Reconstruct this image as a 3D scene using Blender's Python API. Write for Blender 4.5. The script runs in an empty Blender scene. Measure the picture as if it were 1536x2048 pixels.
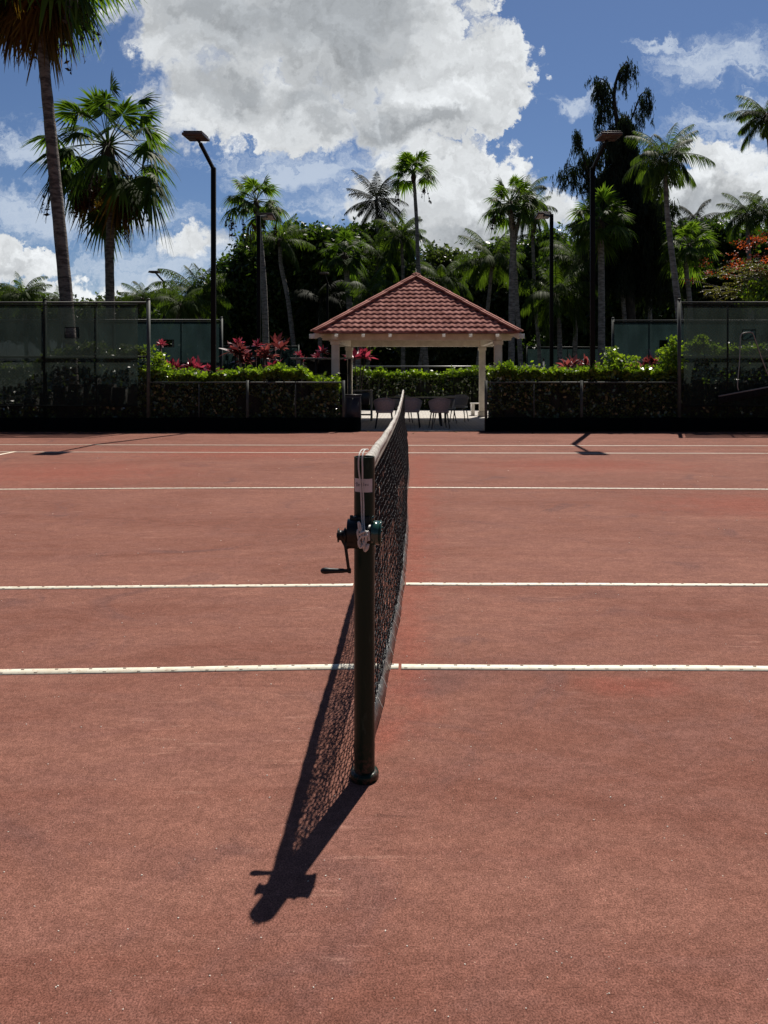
import bpy, math, random
import numpy as np
from mathutils import Vector, Matrix
S = bpy.context.scene
COL = S.collection
PI = math.pi
# ------------------------------------------------------------------ camera
VX, HY, F, H = 821.0, 752.0, 1500.0, 1.333      # vanishing point, horizon, focal length (px of the 1536x2048 photo), eye height
cam = bpy.data.cameras.new('camera'); cam.sensor_fit = 'VERTICAL'; cam.sensor_height = 36; cam.sensor_width = 27
cam.lens = F/2048*36; cam.shift_x = -(VX-768)/2048; cam.shift_y = -(1024-HY)/2048
cam.clip_start = .05; cam.clip_end = 3000
co = bpy.data.objects.new('camera', cam); COL.objects.link(co)
co.location = (0, 0, H); co.rotation_euler = (PI/2, 0, 0)
S.camera = co
# ------------------------------------------------------------------ exposure, sun, sky
S.view_settings.view_transform = 'Standard'; S.view_settings.look = 'None'
S.view_settings.exposure = .32; S.view_settings.gamma = 1
SUNV = Vector((.20, .59, 1.0)).normalized()      # from the scene towards the sun
EL = math.asin(SUNV.z); AZ = math.atan2(SUNV.x, SUNV.y)
sl = bpy.data.lights.new('sun', 'SUN'); sl.energy = 5.0; sl.angle = math.radians(.5); sl.color = (1, .93, .84)
so = bpy.data.objects.new('sun', sl); COL.objects.link(so)
so.rotation_euler = SUNV.to_track_quat('Z', 'Y').to_euler(); so.location = (5, 10, 30)
W = bpy.data.worlds.new('World'); W.cycles.sampling_method = 'MANUAL'; W.cycles.sample_map_resolution = 512; S.world = W; W.use_nodes = True
nt = W.node_tree; nt.nodes.clear()
STR = .05
ND = '2D'                                         # the sky and the flat court need only plane noise
class G:                                          # tiny helper for node graphs
    def __init__(s, t): s.t = t
    def n(s, typ, **k):
        x = s.t.nodes.new(typ)
        for a, b in k.items(): setattr(x, a, b)
        return x
    def l(s, a, b): s.t.links.new(a, b)
    def set(s, sock, v):
        if hasattr(v, 'is_linked') or isinstance(v, bpy.types.NodeSocket): s.l(v, sock)
        else: sock.default_value = v
    def m(s, op, a, b=None, c=None, clamp=False):
        x = s.n('ShaderNodeMath', operation=op, use_clamp=clamp)
        s.set(x.inputs[0], a)
        if b is not None: s.set(x.inputs[1], b)
        if c is not None: s.set(x.inputs[2], c)
        return x.outputs[0]
    def v(s, op, a, b=None):
        x = s.n('ShaderNodeVectorMath', operation=op); s.set(x.inputs[0], a)
        if b is not None: s.set(x.inputs[1], b)
        return x.outputs['Value'] if op in ('LENGTH', 'DOT_PRODUCT', 'DISTANCE') else x.outputs[0]
    def noise(s, vec, scale, detail=4, rough=.5, dist=0, col=False):
        x = s.n('ShaderNodeTexNoise', noise_dimensions=ND); s.l(vec, x.inputs['Vector'])
        x.inputs['Scale'].default_value = scale; x.inputs['Detail'].default_value = detail
        x.inputs['Roughness'].default_value = rough; x.inputs['Distortion'].default_value = dist
        return x.outputs['Color' if col else 0]
    def mr(s, v, a, b, c=0., d=1., smooth=True):
        x = s.n('ShaderNodeMapRange', interpolation_type='SMOOTHSTEP' if smooth else 'LINEAR')
        s.set(x.inputs[0], v)
        for i, q in enumerate((a, b, c, d)): s.set(x.inputs[i+1], q)
        return x.outputs[0]
    def mix(s, f, a, b, blend='MIX'):
        x = s.n('ShaderNodeMix', data_type='RGBA', blend_type=blend)
        s.set(x.inputs[0], f); s.set(x.inputs[6], rgba(a)); s.set(x.inputs[7], rgba(b))
        return x.outputs[2]
    def scale(s, vec, sc):
        x = s.n('ShaderNodeMapping'); s.l(vec, x.inputs[0]); x.inputs['Scale'].default_value = sc
        return x.outputs[0]
def rgba(a):
    if isinstance(a, bpy.types.NodeSocket): return a
    return (a[0], a[1], a[2], 1)
g = G(nt)
tc = g.n('ShaderNodeTexCoord'); sep = g.n('ShaderNodeSeparateXYZ'); g.l(tc.outputs['Generated'], sep.inputs[0])
ysafe = g.m('MAXIMUM', sep.outputs[1], .05)
u = g.m('DIVIDE', sep.outputs[0], ysafe); vv = g.m('DIVIDE', sep.outputs[2], ysafe)
cmb = g.n('ShaderNodeCombineXYZ'); g.l(u, cmb.inputs[0]); g.l(vv, cmb.inputs[1]); UV = cmb.outputs[0]
wn = g.noise(UV, 7, 5, .6, 0, True)
w1 = g.v('SUBTRACT', wn, (.5, .5, .5)); w1 = g.v('MULTIPLY', w1, (.13, .10, 0)); w2_ = g.v('MULTIPLY', g.v('SUBTRACT', g.noise(UV, 26, 8, .68, 0, True), (.5, .5, .5)), (.075, .06, 0)); UVW = g.v('ADD', UV, g.v('ADD', w1, w2_))
def blobs(lst, UVs):
    out = None
    for X, Y, rx, ry in lst:
        d = g.v('SUBTRACT', UVs, ((X-VX)/F, (HY-Y)/F, 0)); d = g.v('MULTIPLY', d, (F/rx, F/ry, 0))
        k = g.m('SUBTRACT', 1, g.v('LENGTH', d))
        out = k if out is None else g.m('SMOOTH_MAX', out, k, .12)
    return out
cum = blobs([(470, 40, 230, 130), (640, 20, 300, 150), (700, 130, 220, 120), (940, 150, 130, 115), (430, 210, 150, 85), (600, 225, 170, 75),
             (800, 230, 180, 70), (960, 250, 60, 40), (900, 370, 150, 110), (1010, 400, 130, 90), (930, 480, 190, 60), (750, 420, 80, 60),
             (1120, 420, 70, 50), (20, 515, 90, 50), (190, 600, 150, 40), (400, 490, 95, 35), (1440, 300, 110, 45), (1440, 400, 230, 75),
             (1300, 470, 150, 50), (1130, 430, 40, 30)], UVW)
def puff(V):                                      # cauliflower detail of the cumulus
    vo = g.n('ShaderNodeTexVoronoi', feature='SMOOTH_F1', voronoi_dimensions='2D'); g.l(V, vo.inputs['Vector']); vo.inputs['Scale'].default_value = 11
    vo.inputs['Detail'].default_value = 4; vo.inputs['Roughness'].default_value = .5; vo.inputs['Smoothness'].default_value = .6; vo.normalize = True
    return g.m('ADD', g.m('MULTIPLY', g.m('SUBTRACT', .42, vo.outputs['Distance']), 1.5), g.m('MULTIPLY', g.m('SUBTRACT', g.noise(V, 8, 8, .66), .5), .95))
pf0 = puff(UVW); pf1 = puff(g.v('ADD', UVW, (.006, .016, 0)))
dens = g.m('SUBTRACT', g.m('ADD', cum, pf0), .12)
soft = g.mr(g.noise(UV, 4.2, 3, .5), .35, .65, .14, .60)
mask = g.mr(dens, -.06, soft)
relief = g.m('SUBTRACT', pf0, pf1)
wis = blobs([(600, 340, 230, 70), (120, 300, 260, 60), (100, 430, 330, 60), (350, 540, 330, 50), (1430, 130, 150, 60), (1240, 480, 260, 60), (250, 440, 200, 50), (1450, 240, 160, 40), (1150, 210, 60, 25), (700, 410, 200, 50), (1350, 90, 80, 18)], UVW)
wsn = g.noise(g.scale(UVW, (3.0, 11, 1)), 4, 10, .74, .5)
wmask = g.m('MULTIPLY', g.mr(g.m('ADD', g.m('MULTIPLY', wis, .45), g.m('SUBTRACT', wsn, .5)), -.04, .42), .72)
gry = blobs([(520, 50, 260, 150), (700, 60, 200, 130), (420, 30, 160, 110), (560, 190, 240, 60), (860, 470, 200, 60), (1010, 450, 120, 50), (1450, 430, 200, 40), (760, 250, 200, 40), (30, 560, 120, 30)], UVW)
n2 = g.noise(UVW, 5.5, 7, .62)
s0 = g.mr(g.m('ADD', gry, g.m('MULTIPLY', g.m('SUBTRACT', n2, .5), 1.3)), -.55, .85)
shade = g.m('MULTIPLY', g.m('ADD', g.m('ADD', s0, .12), g.m('MULTIPLY', pf0, -.25), clamp=True), g.mr(dens, -.05, .8))
ccol = g.mix(shade, (.58/STR, .60/STR, .615/STR), (.31/STR, .33/STR, .35/STR))
br_ = g.m('ADD', 1.0, g.m('MULTIPLY', relief, .85)); br_ = g.m('MINIMUM', g.m('MAXIMUM', br_, .68), 1.28)
cbr = g.n('ShaderNodeCombineXYZ'); [g.l(br_, cbr.inputs[i]) for i in range(3)]
ccol = g.v('MULTIPLY', ccol, cbr.outputs[0])
sky = g.n('ShaderNodeTexSky', sky_type='NISHITA'); sky.sun_disc = False; sky.sun_elevation = EL; sky.sun_rotation = AZ
sky.air_density = 1.0; sky.dust_density = .3; sky.ozone_density = 3.0
skc = g.mix(1, sky.outputs[0], (.80, .90, 1.08), 'MULTIPLY')
c1 = g.mix(wmask, skc, (.50/STR, .56/STR, .64/STR)); c2 = g.mix(mask, c1, ccol)
fr = g.mr(sep.outputs[1], .08, .3)                         # the clouds stand in front; the rest is clear sky, dimmed to lessen the fill light
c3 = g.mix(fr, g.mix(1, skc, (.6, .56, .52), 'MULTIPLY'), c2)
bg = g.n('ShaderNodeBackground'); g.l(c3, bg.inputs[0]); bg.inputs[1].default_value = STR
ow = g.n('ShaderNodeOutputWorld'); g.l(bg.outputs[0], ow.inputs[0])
S.cycles.transparent_max_bounces = 24; S.cycles.max_bounces = 6
# ------------------------------------------------------------------ helpers
R = np.random.RandomState(7)
def P(X, Y, d): return ((X-VX)/F*d, d, H+(HY-Y)/F*d)          # a photo direction taken out to its own real distance d
def px(X, d): return (X-VX)/F*d
def pz(Y, d): return H+(HY-Y)/F*d
def gd(Y): return F*H/(Y-HY)                                   # ground distance of a photo row
class MB:
    def __init__(s): s.V = []; s.Q = []; s.T = []; s.n = 0
    def add(s, v, q=None, t=None, mi=0):
        v = np.asarray(v, float).reshape(-1, 3); s.V.append(v)
        if q is not None and len(q): q = np.asarray(q, int).reshape(-1, 4); s.Q.append((q+s.n, mi))
        if t is not None and len(t): t = np.asarray(t, int).reshape(-1, 3); s.T.append((t+s.n, mi))
        s.n += len(v)
    def box(s, c, sz, rot=None, mi=0, taper=1.0):
        x, y, z = [a/2 for a in sz]
        v = np.array([(-x, -y, -z), (x, -y, -z), (x, y, -z), (-x, y, -z), (-x*taper, -y*taper, z), (x*taper, -y*taper, z), (x*taper, y*taper, z), (-x*taper, y*taper, z)])
        if rot is not None: v = v @ np.array(rot).T
        s.add(v+np.array(c), [(0, 3, 2, 1), (4, 5, 6, 7), (0, 1, 5, 4), (1, 2, 6, 5), (2, 3, 7, 6), (3, 0, 4, 7)], mi=mi)
    def beam(s, a, b, w, h, mi=0):                             # box from a to b, w across, h in height
        a = np.array(a, float); b = np.array(b, float); d = b-a; L = np.linalg.norm(d); d = d/L
        up = np.array([0, 0, 1.]) if abs(d[2]) < .95 else np.array([0, 1., 0]); sd = np.cross(up, d); sd /= np.linalg.norm(sd); up = np.cross(d, sd)
        s.box((a+b)/2, (L, w, h), np.array([d, sd, up]).T, mi)
    def tube(s, pts, r, n=8, mi=0, cap=True, flat=None):
        p = np.asarray(pts, float); m = len(p); r = np.broadcast_to(np.asarray(r, float), (m,))
        T = np.gradient(p, axis=0); T /= np.linalg.norm(T, axis=1)[:, None]+1e-9
        ref = np.array([0, 0, 1.]) if abs(T[0][2]) < .9 else np.array([1., 0, 0])
        A = np.cross(T[0], ref); A /= np.linalg.norm(A); rings = []
        for i in range(m):
            A = A-T[i]*A.dot(T[i]); A /= np.linalg.norm(A); B = np.cross(T[i], A)
            th = np.arange(n)*2*PI/n
            f = (1, 1) if flat is None else flat
            rings.append(p[i]+r[i]*(np.cos(th)[:, None]*A*f[0]+np.sin(th)[:, None]*B*f[1]))
        v = np.concatenate(rings); q = []
        for i in range(m-1):
            for k in range(n): q.append((i*n+k, i*n+(k+1) % n, (i+1)*n+(k+1) % n, (i+1)*n+k))
        t = []
        if cap:
            v = np.vstack([v, p[0], p[-1]]); a = m*n
            for k in range(n): t.append((a, (k+1) % n, k)); t.append((a+1, (m-1)*n+k, (m-1)*n+(k+1) % n))
        s.add(v, q, t, mi)
    def cyl(s, a, b, r, n=20, mi=0, r2=None): s.tube([a, b], [r, r if r2 is None else r2], n, mi)
    def leaves(s, c, size, mi=0, up=0., elong=1.8):
        c = np.asarray(c, float); N = len(c)
        if N == 0: return
        nrm = R.normal(size=(N, 3)); nrm[:, 2] += up; nrm /= np.linalg.norm(nrm, axis=1)[:, None]
        a = np.cross(nrm, R.normal(size=(N, 3))); a /= np.linalg.norm(a, axis=1)[:, None]; b = np.cross(nrm, a)
        sz = (size*R.uniform(.6, 1.3, N))[:, None]
        v = np.stack([c-a*sz*elong/2, c+b*sz*.5-nrm*sz*.08, c+a*sz*elong/2-nrm*sz*.2, c-b*sz*.5-nrm*sz*.08], 1).reshape(-1, 3)
        s.add(v, np.arange(N*4).reshape(-1, 4), mi=mi)
    def build(s, name, mats, parent=None, smooth=False):
        me = bpy.data.meshes.new(name); V = np.concatenate(s.V); me.vertices.add(len(V)); me.vertices.foreach_set('co', V.ravel())
        lv = []; st = []; tot = []; mi = []; c = 0
        for arr, k in ((s.Q, 4), (s.T, 3)):
            for q, m_ in arr:
                lv.append(q.ravel()); nq = len(q); st.append(np.arange(nq)*k+c); tot.append(np.full(nq, k)); mi.append(np.full(nq, m_)); c += nq*k
        lv = np.concatenate(lv); me.loops.add(len(lv)); me.loops.foreach_set('vertex_index', lv.astype(np.int32))
        st = np.concatenate(st); me.polygons.add(len(st)); me.polygons.foreach_set('loop_start', st.astype(np.int32))
        try: me.polygons.foreach_set('loop_total', np.concatenate(tot).astype(np.int32))
        except Exception: pass
        me.polygons.foreach_set('material_index', np.concatenate(mi).astype(np.int32))
        if smooth: me.polygons.foreach_set('use_smooth', np.ones(len(st), bool))
        for m_ in (mats if isinstance(mats, (list, tuple)) else [mats]): me.materials.append(m_)
        me.update(calc_edges=True); me.validate()
        o = bpy.data.objects.new(name, me); COL.objects.link(o)
        if parent is not None: put(o, parent)
        return o
def put(o, p):                                                 # parent o under p, keeping its place in the world
    o.parent = p; o.matrix_parent_inverse = Matrix.Translation(p.location).inverted() if p.rotation_euler.z == 0 else (Matrix.Translation(p.location) @ p.rotation_euler.to_matrix().to_4x4()).inverted()
def tag(o, label, cat, group=None, kind=None):
    if label: o['label'] = label
    if cat: o['category'] = cat
    if group: o['group'] = group
    if kind: o['kind'] = kind
    return o
def empty(name, loc, label, cat, group=None):
    o = bpy.data.objects.new(name, None); COL.objects.link(o); o.location = loc; o.empty_display_size = .2
    return tag(o, label, cat, group)
def copy_thing(root, loc, rz, label, group=None):
    r = root.copy(); COL.objects.link(r); r.location = loc; r.rotation_euler = (0, 0, rz); r['label'] = label
    if group: r['group'] = group
    for ch in list(root.children):
        c = ch.copy(); COL.objects.link(c); c.parent = r
        for s_ in list(ch.children):
            d = s_.copy(); COL.objects.link(d); d.parent = c
    return r
def bevel(o, w, seg=2):
    m = o.modifiers.new('bevel', 'BEVEL'); m.width = w; m.segments = seg; m.limit_method = 'ANGLE'; return o
def catmull(pts, n=8):
    p = np.asarray(pts, float); p = np.vstack([2*p[0]-p[1], p, 2*p[-1]-p[-2]]); out = []
    for i in range(1, len(p)-2):
        for t in np.linspace(0, 1, n, endpoint=False):
            out.append(.5*((2*p[i])+(-p[i-1]+p[i+1])*t+(2*p[i-1]-5*p[i]+4*p[i+1]-p[i+2])*t*t+(-p[i-1]+3*p[i]-3*p[i+1]+p[i+2])*t**3))
    out.append(p[-2]); return np.array(out)
# ------------------------------------------------------------------ materials
ND = '3D'
def mat(name, c, c2=None, rough=.6, scale=6, detail=5, bump=0, bscale=None, metal=0, spec=.5, stretch=(1, 1, 1), lohi=(.35, .65), coat=0):
    m = bpy.data.materials.new(name); m.use_nodes = True; t = G(m.node_tree); b = m.node_tree.nodes['Principled BSDF']
    tc = t.n('ShaderNodeTexCoord'); vec = t.scale(tc.outputs['Object'], stretch)
    if c2 is not None: t.l(t.mix(t.mr(t.noise(vec, scale, detail, .6), *lohi), c, c2), b.inputs['Base Color'])
    else: b.inputs['Base Color'].default_value = rgba(c)
    b.inputs['Roughness'].default_value = rough; b.inputs['Metallic'].default_value = metal; b.inputs['Specular IOR Level'].default_value = spec
    b.inputs['Coat Weight'].default_value = coat
    if bump:
        bn = t.n('ShaderNodeBump'); bn.inputs['Strength'].default_value = bump; bn.inputs['Distance'].default_value = .02
        t.l(t.noise(vec, bscale or scale*3, 6, .6), bn.inputs['Height']); t.l(bn.outputs[0], b.inputs['Normal'])
    return m
def leafmat(name, a, b, trans=.4, rough=.4, spec=.5, tint=(1.5, 1.7, .5)):
    m = bpy.data.materials.new(name); m.use_nodes = True; t = G(m.node_tree); nd = m.node_tree.nodes; p = nd['Principled BSDF']
    ge = t.n('ShaderNodeNewGeometry'); tc = t.n('ShaderNodeTexCoord')
    f = t.m('ADD', t.m('MULTIPLY', ge.outputs['Random Per Island'], .6), t.m('MULTIPLY', t.noise(tc.outputs['Object'], 1.3, 3), .5), clamp=True)
    c = t.mix(t.mr(f, .2, .9), a, b); t.l(c, p.inputs['Base Color'])
    p.inputs['Roughness'].default_value = rough; p.inputs['Specular IOR Level'].default_value = spec
    tr = t.n('ShaderNodeBsdfTranslucent'); t.l(t.mix(1, c, tint, 'MULTIPLY'), tr.inputs[0])
    mx = t.n('ShaderNodeMixShader'); mx.inputs[0].default_value = trans
    t.l(p.outputs[0], mx.inputs[1]); t.l(tr.outputs[0], mx.inputs[2]); t.l(mx.outputs[0], nd['Material Output'].inputs[0]); return m
def screenmat(name, col, alpha, wire=True):
    m = bpy.data.materials.new(name); m.use_nodes = True; t = G(m.node_tree); nd = m.node_tree.nodes; nd.remove(nd['Principled BSDF'])
    tc = t.n('ShaderNodeTexCoord'); vec = tc.outputs['Object']; ns = t.noise(t.scale(vec, (1, 1, .4)), 2.5, 5)
    c = t.mix(t.mr(ns, .3, .7), col, [k*1.5 for k in col])
    d = t.n('ShaderNodeBsdfDiffuse'); t.l(c, d.inputs[0]); tr = t.n('ShaderNodeBsdfTranslucent'); t.l(c, tr.inputs[0])
    mx = t.n('ShaderNodeMixShader'); mx.inputs[0].default_value = .45; t.l(d.outputs[0], mx.inputs[1]); t.l(tr.outputs[0], mx.inputs[2])
    tp = t.n('ShaderNodeBsdfTransparent'); m2 = t.n('ShaderNodeMixShader')
    a = t.m('ADD', alpha-.06, t.m('MULTIPLY', ns, .12)); t.l(a, m2.inputs[0]); t.l(tp.outputs[0], m2.inputs[1]); t.l(mx.outputs[0], m2.inputs[2])
    t.l(m2.outputs[0], nd['Material Output'].inputs[0]); return m
def wiremat(name, col, cell=.055, w=.0045):
    m = bpy.data.materials.new(name); m.use_nodes = True; t = G(m.node_tree); nd = m.node_tree.nodes; p = nd['Principled BSDF']
    p.inputs['Base Color'].default_value = rgba(col); p.inputs['Roughness'].default_value = .45; p.inputs['Metallic'].default_value = .3
    tc = t.n('ShaderNodeTexCoord'); sp = t.n('ShaderNodeSeparateXYZ'); t.l(tc.outputs['Object'], sp.inputs[0])
    h = t.m('ADD', sp.outputs[0], sp.outputs[1]); k = 1/(cell*1.414); out = None
    for sg in ('ADD', 'SUBTRACT'):
        fr = t.m('FRACT', t.m('MULTIPLY', t.m(sg, t.m('ADD', h, 200), sp.outputs[2]), k)); on = t.m('LESS_THAN', fr, w/cell)
        out = on if out is None else t.m('MAXIMUM', out, on)
    tp = t.n('ShaderNodeBsdfTransparent'); mx = t.n('ShaderNodeMixShader'); t.l(out, mx.inputs[0]); t.l(tp.outputs[0], mx.inputs[1]); t.l(p.outputs[0], mx.inputs[2])
    t.l(mx.outputs[0], nd['Material Output'].inputs[0]); return m
M = {}
def post_mat(m):
    t = G(m.node_tree); b = m.node_tree.nodes['Principled BSDF']; tc = t.n('ShaderNodeTexCoord'); s = t.n('ShaderNodeSeparateXYZ'); t.l(tc.outputs['Object'], s.inputs[0])
    old = b.inputs['Base Color'].links[0].from_socket; f = t.m('MULTIPLY', t.mr(s.outputs[2], .16, .0), t.mr(t.noise(tc.outputs['Object'], 60, 5, .7), .42, .62))
    t.l(t.mix(t.m('MULTIPLY', f, .8), old, (.13, .06, .045)), b.inputs['Base Color']); return m
M['post'] = mat('green_post_paint', (.001, .020, .012), (.020, .045, .032), .34, 38, bump=.12, spec=.25, lohi=(.60, .74), stretch=(1, 1, .35))
post_mat(M['post'])
M['iron'] = mat('black_iron', (.003, .003, .003), (.010, .009, .008), .4, 60, spec=.4)
M['greeniron'] = mat('green_enamel', (.01, .05, .038), (.015, .06, .045), .18, 20, coat=.6)
M['fencepost'] = mat('faded_green_pipe', (.035, .045, .04), (.06, .07, .06), .6, 12, bump=.05)
M['darkpipe'] = mat('dark_green_pipe', (.004, .008, .007), (.007, .012, .010), .7, 12, spec=.15)
M['screen'] = screenmat('windscreen_mesh', (.027, .037, .032), .68)
M['screen_far'] = screenmat('far_windscreen_mesh', (.020, .036, .036), .88)
M['strip'] = screenmat('skirt_mesh', (.005, .008, .009), .95)
M['chain'] = wiremat('chain_link', (.02, .025, .023), w=.003)
M['lamp'] = mat('black_lamp_pole', (.002, .002, .002), (.004, .004, .004), .6, 10, spec=.15)
M['lamphead'] = mat('bronze_lamp_head', (.045, .028, .022), (.07, .045, .035), .4, 10)
M['rafter_glow'] = leafmat('glowing_rafter_tip', (.8, .78, .74), (.85, .83, .8), .6, .4, tint=(1, 1, 1))  # translucent white that makes the rafter tips glow in the sun
M['lens'] = mat('lamp_glass', (.55, .56, .55), rough=.3)
M['white'] = mat('cream_painted_wood', (.68, .60, .49), (.80, .72, .60), .55, 5, bump=.05)
M['whiteend'] = mat('white_painted_wood', (.78, .74, .68), (.85, .82, .77), .5, 5)
M['tile'] = mat('terracotta_tile', (.20, .070, .055), (.40, .185, .155), .9, 4.5, spec=.15, bump=.1, bscale=40)
M['cap'] = mat('terracotta_ridge', (.28, .115, .092), (.36, .16, .13), .85, 4, spec=.15, bump=.08)
M['trunk'] = mat('palm_trunk', (.065, .052, .045), (.20, .17, .145), .85, 2.2, bump=1.0, bscale=3.5, stretch=(1.5, 1.5, 5), lohi=(.4, .6))
M['trunk_pale'] = mat('pale_palm_trunk', (.13, .115, .105), (.33, .30, .275), .85, 2.2, bump=1.0, bscale=3.5, stretch=(1.5, 1.5, 5), lohi=(.35, .65))
M['hedge_shaded'] = leafmat('shaded_hedge_leaf', (.03, .055, .010), (.08, .11, .025), .05, .22, 1.0)  # hedge leaf with the shade of the front painted into its colour
M['bark'] = mat('dark_bark', (.03, .024, .02), (.07, .055, .045), .9, 5, bump=.7, bscale=9, stretch=(1, 1, .4))
M['boot'] = mat('palm_boots', (.03, .02, .014), (.08, .05, .03), .9, 8, bump=.8)
M['fan'] = leafmat('fan_leaf', (.020, .040, .010), (.085, .135, .026), .50, .6, .2)
M['fan_light'] = leafmat('fan_leaf_light', (.035, .068, .018), (.125, .18, .035), .52, .6, .15)
M['coco'] = leafmat('coconut_leaf', (.024, .044, .010), (.075, .110, .024), .42, .60, .15)
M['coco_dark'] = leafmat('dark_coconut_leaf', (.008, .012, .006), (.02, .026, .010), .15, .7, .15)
M['dead'] = leafmat('dead_frond', (.07, .035, .012), (.20, .11, .035), .45, .7, .2)
M['seed'] = leafmat('seed_cluster', (.05, .012, .008), (.10, .03, .015), .1, .7, .2)
M['tree'] = leafmat('broad_leaf', (.018, .038, .009), (.075, .115, .026), .40, .40, .4)
M['tree2'] = leafmat('pale_broad_leaf', (.03, .045, .016), (.09, .115, .045), .35, .33, .6)
M['needle'] = leafmat('casuarina_needle', (.012, .019, .013), (.036, .050, .030), .22, .7, .2)
M['hedge'] = leafmat('hedge_leaf', (.045, .085, .010), (.22, .29, .035), .5, .28, .7)
M['core'] = mat('dark_hedge_core', (.006, .008, .004), (.014, .012, .007), .9, 20)  # near-black colour standing in for shade inside the hedge
M['red'] = leafmat('red_ti_leaf', (.12, .012, .025), (.42, .075, .11), .42, .25, tint=(1.2, .8, .9))
M['bronze'] = leafmat('bronze_ti_leaf', (.08, .018, .02), (.30, .09, .085), .38, .25, tint=(1.2, .85, .8))
M['flower'] = leafmat('flame_flower', (.36, .04, .018), (.52, .10, .05), .3, .5)
M['feather'] = leafmat('feathery_leaf', (.06, .07, .02), (.17, .14, .05), .4, .5)
M['rope'] = mat('white_rope', (.62, .60, .55), (.75, .73, .68), .7, 300, bump=.4, bscale=700)
M['sticker'] = mat('paper_label', (.60, .57, .56), (.68, .65, .63), .6, 40)
M['ink'] = mat('pen_ink', (.02, .02, .03), rough=.5)
M['band'] = mat('canvas_headband', (.50, .46, .40), (.80, .77, .70), .7, 9, bump=1.0, bscale=60, stretch=(1, 3.5, .6))
M['cord'] = mat('black_net_cord', (.008, .007, .008), rough=.6)
M['vinyl'] = mat('grey_vinyl_tape', (.06, .065, .065), (.12, .125, .12), .3, 25, bump=.6, bscale=30)
M['chair'] = mat('grey_rope_weave', (.20, .20, .205), (.34, .34, .345), .7, 30, stretch=(6, 6, .4), bump=.5)
M['chairleg'] = mat('dark_chair_leg', (.018, .016, .015), rough=.4)
M['table'] = mat('dark_table', (.03, .028, .026), (.05, .046, .042), .3, 10)
M['slate'] = mat('dark_slate', (.020, .021, .028), (.030, .031, .040), .45, 14)
M['wood'] = mat('grey_weathered_wood', (.28, .26, .23), (.42, .40, .36), .7, 6, stretch=(1, 1, 6), bump=.2)
M['alu'] = mat('dull_aluminium', (.28, .28, .27), rough=.4, metal=.7)
M['brush'] = mat('black_bristle', (.005, .005, .006), rough=.9)
M['shell'] = mat('white_shell', (.65, .6, .52), rough=.6)
M['pipe'] = mat('white_pipe', (.6, .6, .57), (.7, .7, .66), .4, 8)
M['soil'] = mat('soil_and_grass', (.016, .024, .008), (.05, .038, .022), .95, .6, 8, bump=.4, bscale=8)
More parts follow.
